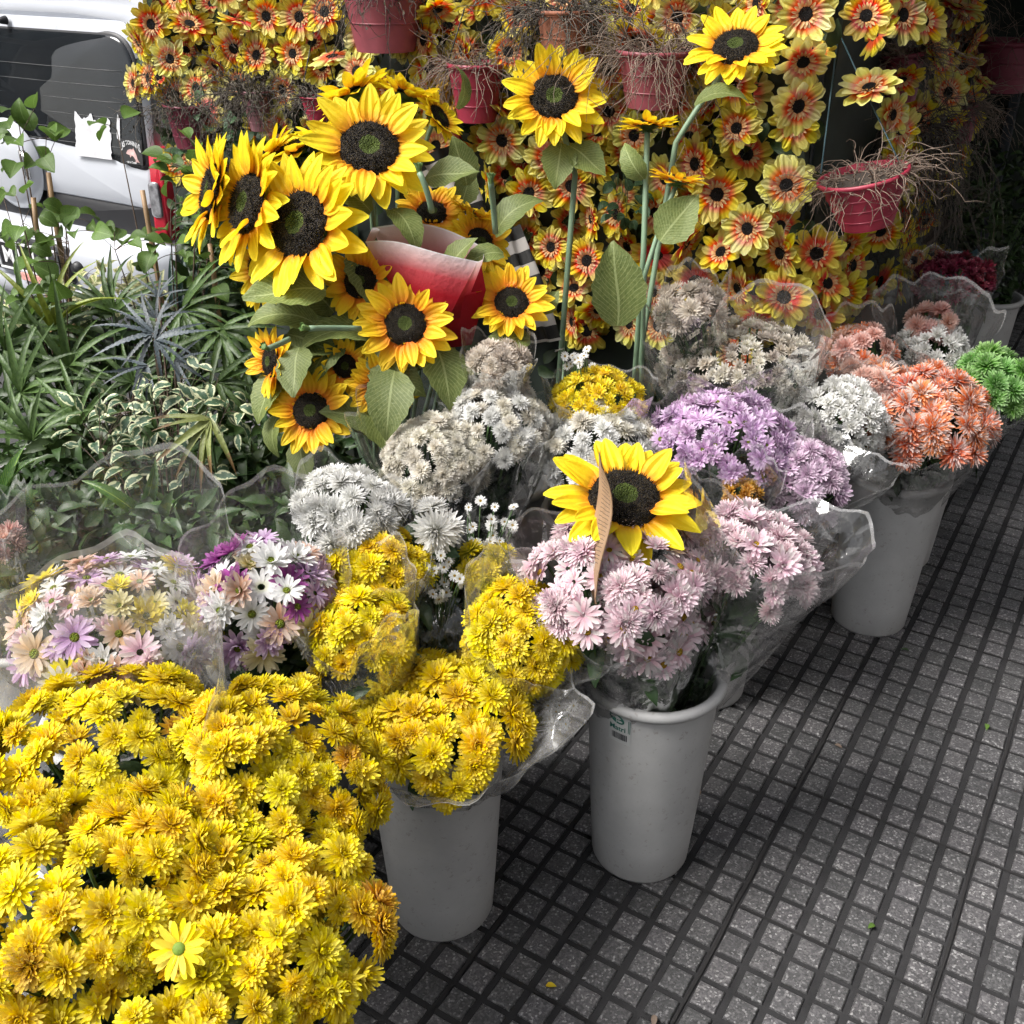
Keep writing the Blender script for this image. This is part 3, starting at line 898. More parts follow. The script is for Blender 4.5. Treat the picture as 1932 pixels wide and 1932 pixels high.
STEM = plain_mat('flower_stem', (0.055, 0.11, 0.03), 0.5, nscale=20, namp=.3)
ASTEM = plain_mat('artificial_stem', (0.16, 0.24, 0.15), 0.5, nscale=12, namp=.2)
FLEAF = leaf_mat('mum_leaf', (0.012, 0.032, 0.010), (0.035, 0.075, 0.022), 0.15, 0.45)
SLEAF = leaf_mat('sunflower_leaf', (0.085, 0.12, 0.025), (0.17, 0.20, 0.06), 0.25, 0.55, vein=(0.26, 0.30, 0.12), rv=0.25)
WILT = petal_mat('wilted_mum', [(0, (0.46, 0.22, 0.01)), (0.5, (0.66, 0.36, 0.015)), (1, (0.76, 0.50, 0.03))], 0.4, 0.6, brown=.6)
FILM = film_mat('cellophane', 0.055)
FILMH = film_mat('milky_cellophane', 0.12)
FILMX = film_mat('hazy_cellophane', 0.22)

# ------------------------------------------------------------------ flower heads (unit radius, facing +Z)
def chrys(kind=0):
    mb = MB()
    if kind == 0:        # broad-petalled pompon, the yellow ones
        ring(mb, 22, .84, .22, R(-10), R(2), .14, .00, 4, 3, .14, cup=.22, prof='spoon', notch=.05)
        ring(mb, 22, .78, .20, R(6), R(16), .13, .04, 4, 3, .14, cup=.24, prof='spoon', notch=.05)
        ring(mb, 21, .70, .19, R(20), R(34), .12, .07, 4, 3, .14, cup=.26, prof='spoon')
        ring(mb, 19, .60, .17, R(34), R(56), .11, .10, 4, 3, .14, cup=.26, prof='spoon')
        ring(mb, 17, .48, .14, R(48), R(76), .09, .12, 4, 3, .16, cup=.26, prof='spoon')
        ring(mb, 14, .36, .11, R(60), R(98), .07, .14, 3, 3, .18, cup=.25, prof='spoon')
        ring(mb, 9, .26, .08, R(72), R(112), .03, .15, 3, 3, .18, cup=.2, prof='spoon')
    elif kind == 1:      # finer, spikier, the white ones
        ring(mb, 26, .86, .15, R(-14), R(6), .14, .00, 4, 3, .14, cup=.3, prof='strap')
        ring(mb, 25, .80, .145, R(4), R(22), .12, .04, 4, 3, .14, cup=.3, prof='strap')
        ring(mb, 24, .74, .14, R(20), R(42), .11, .07, 4, 3, .14, cup=.3, prof='strap')
        ring(mb, 22, .66, .13, R(36), R(62), .09, .10, 4, 3, .14, cup=.3, prof='strap')
        ring(mb, 18, .58, .12, R(50), R(82), .07, .12, 4, 3, .14, cup=.3, prof='strap')
        ring(mb, 13, .48, .10, R(62), R(100), .05, .14, 3, 3, .14, cup=.25, prof='strap')
        ring(mb, 8, .36, .09, R(75), R(115), .03, .15, 3, 3, .14, cup=.2, prof='strap')
    elif kind == 2:      # small tight buds, clustered
        ring(mb, 16, .80, .26, R(0), R(40), .12, .0, 3, 3, .18, cup=.3, prof='strap')
        ring(mb, 14, .72, .24, R(28), R(72), .10, .05, 3, 3, .18, cup=.3, prof='strap')
        ring(mb, 10, .60, .20, R(50), R(100), .07, .08, 3, 3, .18, cup=.3, prof='strap')
        ring(mb, 6, .45, .16, R(70), R(115), .03, .10, 3, 3, .18, cup=.3, prof='strap')
    return mb
def daisy(kind=0):
    mb = MB()
    if kind == 0:
        ring(mb, 13, .84, .24, R(2), R(2), .16, .0, 5, 3, .10, cup=.14, prof='strap')
        ring(mb, 13, .76, .22, R(14), R(16), .16, .03, 5, 3, .12, cup=.14, prof='strap')
    else:                # half closed, ruffled
        ring(mb, 14, .82, .24, R(8), R(36), .14, .0, 5, 3, .14, cup=.2, prof='strap')
        ring(mb, 13, .70, .21, R(26), R(52), .14, .03, 5, 3, .16, cup=.2, prof='strap')
        ring(mb, 9, .52, .18, R(40), R(80), .10, .05, 4, 3, .16, cup=.2, prof='strap')
    return mb
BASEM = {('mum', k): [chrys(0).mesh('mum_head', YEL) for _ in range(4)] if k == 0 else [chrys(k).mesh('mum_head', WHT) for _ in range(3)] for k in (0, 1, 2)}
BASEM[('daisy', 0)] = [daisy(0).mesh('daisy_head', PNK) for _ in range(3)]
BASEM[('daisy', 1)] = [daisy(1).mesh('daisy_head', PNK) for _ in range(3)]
dd = MB(); dome(dd, .23, .12, .03, 6, 16, rough=.05); DDOME = dd.mesh('flower_disc', DDISC)
DDOMEY = recolor(DDOME, YDISC)
HC = {}
def head_mesh(kind, m):
    key = (kind, m.name)
    if key not in HC: HC[key] = [recolor(x, m) for x in BASEM[kind]]
    return random.choice(HC[key])

# mum foliage: one leafy sprig mesh, reused under the heads
def sprig(n=16, rad=.09, hgt=.22):
    mb = MB()
    for i in range(n):
        V, F, T, U = petal(random.uniform(.05, .085), random.uniform(.025, .04), 5, 3, R(20), R(-30), .25, 'leaf')
        z = random.uniform(0, hgt)
        r = rad * (.35 + .65 * z / hgt) * random.uniform(.5, 1)
        a = random.uniform(0, 6.28)
        rot = basis([math.cos(a) * .4, math.sin(a) * .4, 1], random.uniform(0, 6.28))
        mb.add(V @ rot.T + [r * math.cos(a), r * math.sin(a), z], F, 0, T, U)
    return mb
# ------------------------------------------------------------------ buckets
BKT = None
def bucket_mat():
    k = NT('white_bucket_plastic')
    tc = k.node('ShaderNodeTexCoord').outputs['Object']
    a = k.noise(8, 5, .65, vec=tc)
    b = k.noise(55, 5, .8, vec=tc)
    c = k.ramp(a, [(0.3, (0.35, 0.35, 0.347)), (0.7, (0.43, 0.43, 0.426))])
    sc = k.math('GREATER_THAN', b, 0.61)                       # scuffs and specks of dirt
    c = k.mix(k.math('MULTIPLY', sc, .5), c, (0.22, 0.20, 0.18))
    sep = k.node('ShaderNodeSeparateXYZ'); k.link(tc, sep.inputs[0])
    low = k.math('MULTIPLY', k.math('SUBTRACT', .11, sep.outputs[2], True), 5.0, True)
    c = k.mix(k.math('MULTIPLY', low, k.math('MULTIPLY', a, .7)), c, (0.25, 0.23, 0.21))   # splashed dirt near the foot
    return k.done(k.principled(c, k.lerp(a, .45, .62), k.bump(b, .08, .004), .4))
BKT = bucket_mat()
BH = .47
def bucket_meshes():
    mb = MB()
    lathe(mb, [(.001, .004), (.090, .004), (.100, .0), (.106, .012), (.112, .10), (.124, .30), (.132, .452)], 48)
    lathe(mb, [(.128, .452), (.120, .30), (.106, .06), (.001, .05)], 48)
    rm = MB()
    lathe(rm, [(.131, .448), (.142, .452), (.1465, .459), (.1465, .466), (.142, .4715), (.134, .4725), (.128, .470), (.127, .452)], 48)
    for q in (mb, rm):
        q.V = [v * [1, 1, 1.065] for v in q.V]
    return mb.mesh('bucket_body', BKT), rm.mesh('rim', BKT)
BM1, BM2 = bucket_meshes()
GREENINK = plain_mat('label_green', (0.012, 0.10, 0.075), .5)
BLACKINK = plain_mat('label_black', (0.02, 0.02, 0.025), .5)
LABELM = plain_mat('label_clear_film', (0.40, 0.41, 0.405), .3)
def bucket(loc, label, mark=None):
    b = thing('flower_bucket', loc, label, 'bucket', 'white flower buckets')
    body = obj('body', BM1, b); obj('rim', BM2, b)
    if mark is not None:
        ang0, zc = mark                                        # printed label wrapped on the side
        def put(x, z, lift):
            zz = zc + z
            r = .112 + (.132 - .112) * (zz - .10) / .352 + lift
            a = ang0 + x / .128
            return (r * math.cos(a), r * math.sin(a), zz * 1.065)
        def patch(name, pts, m, lift, par):
            V = [put(x, z, lift) for x, z in pts]
            return obj(name, MB().add(V, [tuple(range(len(V)))]).mesh(name, m, False), par)
        n = 10
        V = [put(-.024 + .048 * i / n, z, .0008) for z in (-.036, .036) for i in range(n + 1)]
        lab = obj('price_label', MB().add(V, grid_faces(2, n + 1)).mesh('price_label', LABELM), body)
        patch('label_print', [(-.006 + .0165 * math.cos(t), .021 + .0105 * math.sin(t) - .22 * .0165 * math.cos(t)) for t in np.linspace(0, 6.28, 22)[:-1]], GREENINK, .0014, lab)
        patch('label_print', [(-.007, .012), (-.0055, .012), (-.0052, .026), (-.0066, .026)], LABELM, .0019, lab)
        patch('label_print', [(-.013 + .006 * math.cos(t), .0245 + .0025 * math.sin(t)) for t in np.linspace(0, 6.28, 12)[:-1]], LABELM, .0019, lab)
        patch('label_print', [(.001 + .006 * math.cos(t), .0165 + .0025 * math.sin(t)) for t in np.linspace(0, 6.28, 12)[:-1]], LABELM, .0019, lab)
        tm = text_mesh('Matri', .0165, GREENINK)
        obj('label_print', bend_text(tm, lambda p: put(p[0] - .004, -.006 + p[1], .0014)), lab)
        for x in (.0185, .0215):
            patch('label_print', [(x, -.006), (x + .0012, -.006), (x + .0012, .024), (x, .024)], GREENINK, .0014, lab)
        x = -.016
        while x < .016:
            w = random.choice((.0007, .0012, .0018))
            patch('label_print', [(x, -.027), (x + w, -.027), (x + w, -.012), (x, -.012)], BLACKINK, .0014, lab)
            x += w + random.choice((.0008, .0013))
    return b

# ------------------------------------------------------------------ wrapped bunches
def wrapper_mesh(B, C, r0, r1, ef, eb, es, m, seed, flare=.25, crump=1.0, corners=4, sink=0.0):
    """clear sleeve from B (narrow) to beyond C; ef/eb/es: how far it stands past C in front, behind, at the sides"""
    rs = np.random.default_rng(seed)
    a = C - B
    L = np.linalg.norm(a)
    a = a / L
    front = nrm(np.array([0, -1.0, 0]) - a * np.dot([0, -1.0, 0], a))
    side = np.cross(front, a)
    NS, NL = 72, 30
    ph = rs.uniform(0, 6.28, 10); am = rs.uniform(.4, 1, 10)
    cph = rs.uniform(0, 6.28)
    V, T = [], []
    for i in range(NL):
        s = i / (NL - 1)
        for k in range(NS):
            t = 2 * math.pi * k / NS
            cf, sf = math.cos(t), math.sin(t)
            ext = es + (ef - es) * max(0, cf) ** 1.5 + (eb - es) * max(0, -cf) ** 1.5
            ext += .035 * crump * (abs(math.sin(corners * t / 2 + cph)) - .6) + .008 * math.sin(11 * t + ph[0])
            top = L + ext
            h = s * top
            f = min(1.0, h / (L * .92))
            r = r0 + (r1 - r0) * (f ** 1.1) + flare * max(0, h - L * .92)
            fold = sum(am[q] * math.sin((q * 2 + 5) * t + ph[q] + 2.6 * s * (1 if q % 2 else -1)) for q in range(5)) / 5
            crk = sum(am[q] * math.sin((q + 3) * 3 * t + 9 * s * (q - 6) + ph[q]) for q in range(5, 9)) / 4
            rr = r * (1 + .10 * crump * fold * (.4 + .6 * s) + .035 * crump * (1 - 2 * abs(crk)))
            p = B + a * h + rr * (cf * front + sf * side)
            p = p + UP * (.012 * crump * math.sin(3 * t + 14 * s + ph[3]) * s)
            V.append(p); T.append(s)
    return V, grid_faces(NL, NS, 0, True), T

BOUQUETS = []
def bouquet(name, label, cat, C, base, rad, kind, mats, hr, *, hgt=None, wrap=None, film=None, spread=1.0, disc=None, group=None,
            nmax=150, lean=0.45, jit=.25, cover=1.0, discprob=1.0, dense=1.06, seed=0, facemix=0.35, upbias=.15, zj=.45, rmin=.72, fj=.18):
    random.seed(seed + 100)
    C, base = np.asarray(C, float), np.asarray(base, float)
    root = thing(name, base, label, cat, group)
    a = nrm(C - base)
    hgt = rad * .62 if hgt is None else hgt
    X = basis(a)
    psi_max = R(98)
    area = 2 * math.pi * (rad * .67 + hgt * .33) ** 2 * (1 - math.cos(psi_max))
    n = int(min(nmax, max(4, area / (dense * hr) ** 2)) * cover)
    golden = math.pi * (3 - math.sqrt(5))
    heads = []
    for i in range(n):
        cz = 1 - (i + .5) / n * (1 - math.cos(psi_max))
        psi = math.acos(cz)
        t = i * golden + random.uniform(-jit, jit)
        k = random.uniform(1 - jit * .25, 1 + jit * .2)
        loc = X @ np.array([rad * math.sin(psi) * math.cos(t) * k, rad * math.sin(psi) * math.sin(t) * k, hgt * (math.cos(psi) - .45) * k + random.uniform(-zj, zj) * hr])
        nl = X @ np.array([math.sin(psi) * spread * math.cos(t), math.sin(psi) * spread * math.sin(t), max(.15, math.cos(psi))])
        nl = nrm(nl) + upbias * UP + facemix * nrm(np.array([0, 0, CAM_H + .6]) - C) * .6 + rng.normal(0, fj, 3)
        heads.append((C + loc, nrm(nl)))
    for p, nv in heads:
        m = random.choice(mats) if isinstance(mats, list) else mats
        kd = random.choice(kind) if isinstance(kind, list) else kind
        sc = hr * random.uniform(rmin, 1.12)
        o = obj('flower_head', head_mesh(kd, m), root, mat4(p - base, basis(nv, random.uniform(0, 6.28)), (sc, sc, sc * random.uniform(.8, 1.1))))
        if disc is not None and kd[0] == 'daisy' and random.random() < discprob:
            obj('flower_disc', disc, o)
    # stems: one bundle; leaves: one mass
    mb = MB()
    for p, nv in heads[::max(1, n // 16)]:
        q = base + rng.normal(0, .012, 3)
        tube(mb, bez(q - base, (q * .35 + p * .65 - nv * .05) - base, p - nv * .01 - base, 6), .0028, 5)
    obj('stem_bundle', mb.mesh('stem_bundle', STEM), root)
    mb = MB()
    L = np.linalg.norm(C - base)
    for i in range(int(60 + 420 * rad)):
        s = random.uniform(.28, .93)
        r = rad * (s * .8 if s > .55 else s * .42) * math.sqrt(random.random())
        t = random.uniform(0, 6.28)
        lk = 1 if s > .55 else .45
        V, F, T, U = petal(random.uniform(.05, .085) * lk, random.uniform(.026, .042) * lk, 5, 3, R(25), R(-35), .25, 'leaf')
        rot = basis(X @ np.array([math.cos(t) * .8, math.sin(t) * .8, 1]), random.uniform(0, 6.28))
        mb.add(V @ rot.T + X @ np.array([r * math.cos(t), r * math.sin(t), s * (L - hgt * .5)]), F, 0, T, U)
    obj('foliage', mb.mesh('foliage', FLEAF), root, kind='stuff')
    if wrap is not None:
        w = dict(ef=.02, eb=.10, es=.06, r=1.12, flare=.25, crump=1.0, corners=4)
        w.update(wrap)
        V, F, T = wrapper_mesh(base, C, .040, rad * w['r'], w['ef'], w['eb'], w['es'], film, seed + 5, w['flare'], w['crump'], w['corners'])
        obj('cellophane_wrap', MB().add(np.array(V) - base, F, 0, T).mesh('cellophane_wrap', film or FILM), root)
    return root

# ------------------------------------------------------------------ buckets and their bunches
B1P, B2P, B3P = G(836, 1702), G(1206, 1600), G(1636, 1166)
BK = {
    'b1': (B1P, 'white plastic bucket with printed label under the wrapped golden mums', (R(-96), .405)),
    'b2': (B2P, 'white plastic bucket with printed label holding the pale pink daisies', (R(-126), .415)),
    'b3': (B3P, 'white plastic bucket in shade under the orange and green mums', None),
    'bfar': (G(1858, 570, .47) * [1, 1, 0], 'farthest white bucket in the dark at right, holding dark greenery', None),
    'bA1': ((-.62, 1.20, 0), 'white bucket hidden below the hazy wrapped yellow mums at left', None),
    'bA2': ((-.46, .86, 0), 'white bucket hidden below the loose yellow mums in the foreground', None),
    'bB0': ((-1.04, 1.80, 0), 'white bucket below the peach carnations at the left edge', None),
    'bB1': ((-.74, 1.50, 0), 'white bucket below the left bunch of mixed daisies', None),
    'bB2': ((-.48, 1.70, 0), 'white bucket below the right bunch of mixed daisies', None),
    'bC': ((-.15, 1.76, 0), 'white bucket in the gap behind the yellow bunches', None),
    'bH1': ((-.14, 2.14, 0), 'white bucket below the ivory mums left of centre', None),
    'bH3': ((-.04, 2.46, 0), 'white bucket below the faded cream mums under the red paper', None),
    'bH4': ((.22, 2.30, 0), 'white bucket below the golden bunch in the middle', None),
    'bJ': ((.52, 2.20, 0), 'white bucket below the lilac daisies', None),
    'bK': ((.68, 2.58, 0), 'white bucket below the beige wrapped mums at the post', None),
    'b5': ((1.26, 2.88, 0), 'white bucket below the wrapped white mums beside the kiosk front', None),
    'bW': ((1.46, 3.26, 0), 'white bucket below the maroon roses in the shade', None),
}
BKPOS = {}
for k_, (p_, lab_, mk_) in BK.items():
    p_ = np.asarray(p_, float)
    BKPOS[k_] = p_
    bucket(p_, lab_, mk_)

def bq(name, label, px, z, wpx, bk, kind, mats, hr, hfac=.62, off=.035, seed=0, **kw):
    C = G(px[0], px[1], z)
    ppm = FPX / depth_of(C)
    rad = max(.03, wpx / 2 / ppm - hr * .55)
    b = BKPOS[bk].copy()
    d = (C - b) * [1, 1, 0]
    dl = np.linalg.norm(d)
    b = b + d / (dl + 1e-9) * min(off, dl) + np.array([0, 0, .30])
    return bouquet(name, label, 'flower bunch', C, b, rad, kind, mats, hr, hgt=rad * hfac, group='bunches of cut flowers', seed=seed, **kw)

M0, M1, M2, D0, D1 = ('mum', 0), ('mum', 1), ('mum', 2), ('daisy', 0), ('daisy', 1)
FM = 'chrysanthemum_bunch'
FD = 'daisy_bunch'
# front left, loose yellow mums
bq(FM, 'yellow mums behind a hazy cellophane sheet at the lower left edge', (185, 1385), .74, 470, 'bA1', [M0] * 6 + [M2], [YEL] * 15 + [YEL2] * 6 + [WILT], .034, .36, seed=1, fj=.30, rmin=.62, wrap=dict(ef=-.18, eb=.22, es=.12, r=1.12, flare=.05, crump=.5), film=FILMX, nmax=124)
bq(FM, 'loose yellow mums left of the wrapped golden bunch, no sleeve', (555, 1430), .72, 420, 'bA1', [M0] * 6 + [M2], [YEL] * 15 + [YEL2] * 6 + [WILT], .031, .5, seed=2, fj=.30, rmin=.62, nmax=151, facemix=.6, zj=.8)
bq(FM, 'loose yellow mums with brown-edged petals at the left edge of the foreground', (150, 1660), .74, 520, 'bA2', [M0] * 6 + [M2], [YEL] * 15 + [YEL2] * 6 + [WILT], .034, .36, seed=3, fj=.30, rmin=.62, nmax=129, facemix=.6, zj=.8)
bq(FM, 'drooping yellow mums at the front, nearest to the bare paving', (545, 1690), .68, 440, 'bA2', [M0] * 6 + [M2], [YEL] * 15 + [YEL2] * 6 + [WILT], .032, .5, seed=4, fj=.30, rmin=.62, nmax=140, facemix=.7, zj=.8)
LOWB = bq(FM, 'lowest foreground yellow mums cut by the bottom edge, with one open daisy', (360, 1880), .66, 620, 'bA2', [M0] * 6 + [M2], [YEL] * 15 + [YEL2] * 6 + [WILT], .034, .36, seed=5, fj=.30, rmin=.62, nmax=118, facemix=.7, zj=.8)
dp_ = P(338, 1790, 1.195)
dn_ = nrm(camdir(.05, .35, .95))
dh_ = obj('flower_head', head_mesh(D0, YEL), LOWB, mat4(dp_ - np.array(LOWB.location), basis(dn_, .4), .035))
obj('flower_disc', recolor(DDOME, plain_mat('green_daisy_disc', (.12, .20, .015), .7, nscale=9)), dh_)
mb = MB(); tube(mb, bez(np.zeros(3), (dp_ - np.array(LOWB.location)) * .6 + UP * .02, dp_ - np.array(LOWB.location) - dn_ * .004, 8), .0026, 6)
obj('stem', mb.mesh('stem', STEM), LOWB)
# mixed daisies
bq(FD, 'peach carnation bunch in a clear sleeve cut by the left edge', (-5, 1020), .74, 100, 'bB0', M2, [PEA, SAL], .028, .9, seed=6, wrap=dict(ef=.02, eb=.10, es=.07), film=FILM)
bq(FD, 'mixed pastel daisies in a tall clear sleeve at left, partly behind hazy film', (215, 1150), .77, 400, 'bB1', [D0, D0, D1], [DWH, DWH, DCR, PEA, PNK, LIL, DYE], .036, .45, seed=7, disc=DDOME, wrap=dict(ef=-.10, eb=.19, es=.10, r=1.15, flare=.18), film=FILM, nmax=108, discprob=.8)
bq(FD, 'mixed daisies with white, lilac, peach and magenta heads beside the yellow mums', (500, 1105), .77, 285, 'bB2', [D0, D0, D1], [DWH, DWH, DWH, LIL, LIL, PEA, MAG, DCR], .037, .85, seed=8, disc=DDOME, wrap=dict(ef=-.20, eb=.12, es=.03, r=1.15, flare=.2), film=FILM, nmax=118, discprob=.8)
bq(FM, 'snow white mums just above the mixed daisies', (660, 945), .84, 215, 'bB2', M1, WHT, .036, .7, seed=9, wrap=dict(ef=-.10, eb=.02, es=.03), film=FILM, nmax=64)
# yellow, middle
bq(FM, 'golden mums in clear film right of the mixed daisies, upper of two', (700, 1065), .75, 225, 'bC', M0, [YEL, YEL2], .031, .8, seed=10, wrap=dict(ef=.02, eb=.03, es=.05), film=FILM, nmax=75)
bq(FM, 'golden mums in crumpled film, lower of two beside the mixed daisies', (675, 1175), .71, 215, 'b1', M0, [YEL, YEL2], .031, .9, seed=11, off=.06, wrap=dict(ef=.01, eb=.10, es=.05, crump=1.3), film=FILMH, nmax=81)
bq(FM, 'golden mums with folded-back cellophane collar on the front left labelled bucket', (842, 1338), .57, 345, 'b1', M0, YEL2, .039, .5, seed=12, off=.02, wrap=dict(ef=-.03, eb=.10, es=.05, r=1.25, flare=.75, crump=1.3), film=FILMX, nmax=81)
bq(FM, 'yellow mums under crumpled film left of the pink daisies', (1000, 1185), .665, 235, 'bC', M0, YEL, .033, .95, seed=13, off=.06, wrap=dict(ef=.01, eb=.08, es=.05, r=1.2, crump=1.5), film=FILMH, nmax=91)
bq(FM, 'greenish lemon mums behind the crumpled yellow bunch', (918, 1065), .71, 130, 'bC', M0, CHART, .034, 1.0, seed=14, wrap=dict(ef=-.02, eb=-.01, es=.0), film=FILM, nmax=37)
bq(FM, 'two large pure white spider mums on bare stems', (822, 985), .80, 110, 'bC', M1, WHT, .045, .5, seed=15, nmax=4, cover=.8)
# white, cream, gold behind
bq(FM, 'ivory mums in a wide open sleeve at left below the sunflowers', (820, 848), .75, 215, 'bH1', M1, CRM, .026, 1.0, seed=16, off=.05, wrap=dict(ef=-.07, eb=.11, es=.10, r=1.18, flare=.4), film=FILM, nmax=129)
bq(FM, 'white mums in a clear sleeve, second from left below the sunflowers', (945, 782), .80, 215, 'bH1', M1, [WHT, CRM], .026, .9, seed=17, off=.05, wrap=dict(ef=-.06, eb=.05, es=.03), film=FILM, nmax=124)
bq(FM, 'faded cream mums high up under the red wrapping paper', (940, 680), .92, 130, 'bH3', M1, BEI, .033, .9, seed=18, wrap=dict(ef=.02, eb=.03, es=.03), film=FILM, nmax=59)
bq(FM, 'off-white mums directly behind the big sunflower on the pink daisies', (1130, 822), .75, 240, 'bH4', M1, [WHT, CRM], .029, .8, seed=19, nmax=97)
bq(FM, 'golden yellow mums in film in the middle of the back row', (1130, 742), .82, 185, 'bH4', M2, [YEL2, YEL], .022, .75, seed=20, wrap=dict(ef=.0, eb=.02, es=.03), film=FILM, nmax=162)
bq(FD, 'deep lilac daisies right of the big front sunflower', (1365, 805), .78, 290, 'bJ', [D0, D1, D1], LIL, .031, .6, seed=21, disc=DDOME, discprob=.35, wrap=dict(ef=-.05, eb=.02, es=.02), film=FILM, nmax=162)
bq(FM, 'soft lilac mums in a loose sleeve leaning over the paving', (1520, 890), .70, 190, 'bJ', [D1, M1], [LIL2], .031, 1.1, seed=22, off=.06, wrap=dict(ef=.02, eb=.02, es=.09, r=1.25, flare=.5), film=FILM, nmax=118)
bq(FM, 'small amber mums in film between pink and lilac flowers', (1400, 930), .705, 80, 'bJ', M2, AMB, .022, .8, seed=23, off=.06, wrap=dict(ef=.0, eb=.06, es=.06, r=1.6), film=FILM, nmax=32)
bq(FM, 'wide beige mums under glossy film below the gerberas', (1385, 665), .83, 300, 'bK', M2, [BEI, CRM], .025, .5, seed=24, wrap=dict(ef=.05, eb=.09, es=.07, r=1.1, crump=1.4), film=FILMH, nmax=189)
bq(FM, 'withered cream mums at the foot of the tall sunflower stems', (1300, 570), .97, 140, 'bK', M1, BEI, .033, .6, seed=25, wrap=dict(ef=.0, eb=.05, es=.04), film=FILM, nmax=43)
bq(FM, 'greyish white mums in film between lilac and orange flowers', (1600, 780), .75, 185, 'bK', M2, [WHT], .026, 1.1, seed=26, off=.06, wrap=dict(ef=.03, eb=.06, es=.05), film=FILM, nmax=124)
# bucket two: pink
bq(FD, 'pale pink daisies on the left of the centre bucket, below the sunflower', (1160, 1060), .77, 370, 'b2', [D1, D0, M1], PNK, .034, .55, seed=27, disc=DDOMEY, discprob=.5, wrap=dict(ef=-.12, eb=.05, es=.05, r=1.05), film=FILM, nmax=172)
bq(FD, 'pale pink daisies in a sleeve on the right of the centre bucket', (1430, 1035), .74, 270, 'b2', [D1, M1], PNK, .034, .9, seed=28, disc=DDOMEY, discprob=.3, off=.05, wrap=dict(ef=.02, eb=.04, es=.12, r=1.2, flare=.35), film=FILM, nmax=151)
bq(FD, 'open pink daisies with yellow centres folded in film at the centre bucket front', (1218, 1165), .665, 235, 'b2', D0, PNK, .038, .75, seed=29, disc=DDOMEY, off=.05, wrap=dict(ef=.0, eb=-.08, es=-.02, r=1.15, crump=1.2), film=FILM, nmax=81, facemix=.9)
# right: orange, white, green
bq(FM, 'small orange mums in film in front of the gerbera wall', (1620, 655), .80, 135, 'b5', M0, [ORA, SAL], .040, .6, seed=30, wrap=dict(ef=.03, eb=.06, es=.05), film=FILM, nmax=43)
bq(FM, 'bright orange and salmon mums over the right-hand bucket', (1745, 765), .72, 275, 'b3', M1, ORA, .044, .75, seed=31, wrap=dict(ef=-.06, eb=.0, es=.0, r=1.1), film=FILM, nmax=91, facemix=.6)
bq(FM, 'salmon mums veiled by film left of the bright orange bunch', (1650, 740), .74, 120, 'b3', M1, SAL, .040, .8, seed=32, off=.05, wrap=dict(ef=.04, eb=.06, es=.05), film=FILMH, nmax=37)
bq(FM, 'dense white mums in a square clear sleeve beside the kiosk front', (1760, 648), .78, 150, 'b5', M2, WHT, .026, .7, seed=33, wrap=dict(ef=.02, eb=.12, es=.10, r=1.15, flare=.4), film=FILM, nmax=124)
bq(FM, 'salmon mums inside the same sleeve behind dense white mums', (1760, 605), .83, 100, 'b5', M1, SAL, .034, .6, seed=34, nmax=27)
bq(FM, 'vivid green dyed mums at the right edge', (1880, 715), .74, 175, 'b3', M1, GRN, .048, .9, seed=35, off=.06, wrap=dict(ef=-.08, eb=-.04, es=-.03, r=1.1), film=FILM, nmax=43)
bq('rose_bunch', 'maroon roses in film in the deep shade at right', (1800, 515), .86, 150, 'bW', M2, MRN, .030, .5, seed=36, wrap=dict(ef=-.02, eb=.02, es=.04, r=1.15), film=FILM, nmax=97)

# single open yellow daisy of the front bunch and the little white aster sprays
def aster_spray(label, px, z, wpx, n, base, seed):
    random.seed(seed)
    C = G(px[0], px[1], z); ppm = FPX / depth_of(C)
    base = np.asarray(base, float)
    root = thing('aster_spray', base, label, 'flower spray', 'white aster sprays')
    mb = MB(); mid = base * .35 + C * .65 - UP * .05
    tube(mb, bez(np.zeros(3), (mid - base) * .6, mid - base, 6), .0022, 5)
    for i in range(n):
        p = C + rng.normal(0, wpx / ppm * .26, 3)
        nv = nrm(np.array([0, -.6, .8]) + rng.normal(0, .5, 3))
        o = obj('flower_head', head_mesh(D0, DWH), root, mat4(p - base, basis(nv, random.uniform(0, 6)), .0115 * random.uniform(.8, 1.15)))
        obj('flower_disc', DDOMEY, o)
        tube(mb, bez(mid - base, (mid * .4 + p * .6) - base + rng.normal(0, .008, 3), p - base, 5), .0011, 4)
    obj('stem_bundle', mb.mesh('stem_bundle', STEM), root)
BC = BKPOS['bC'] + [0, 0, .30]
aster_spray('tiny white asters hanging in the gap between yellow and lemon mums', (822, 1090), .72, 95, 30, BC, 41)
aster_spray('tiny white asters left of the pink daisies', (925, 1000), .74, 90, 26, BC, 42)
aster_spray('little white asters drooping beside the centre bucket rim', (1052, 1352), .50, 60, 12, BC, 43)
aster_spray('little white asters peeking above the golden bunch', (1085, 675), .90, 60, 14, BKPOS['bH4'] + [0, 0, .3], 44)

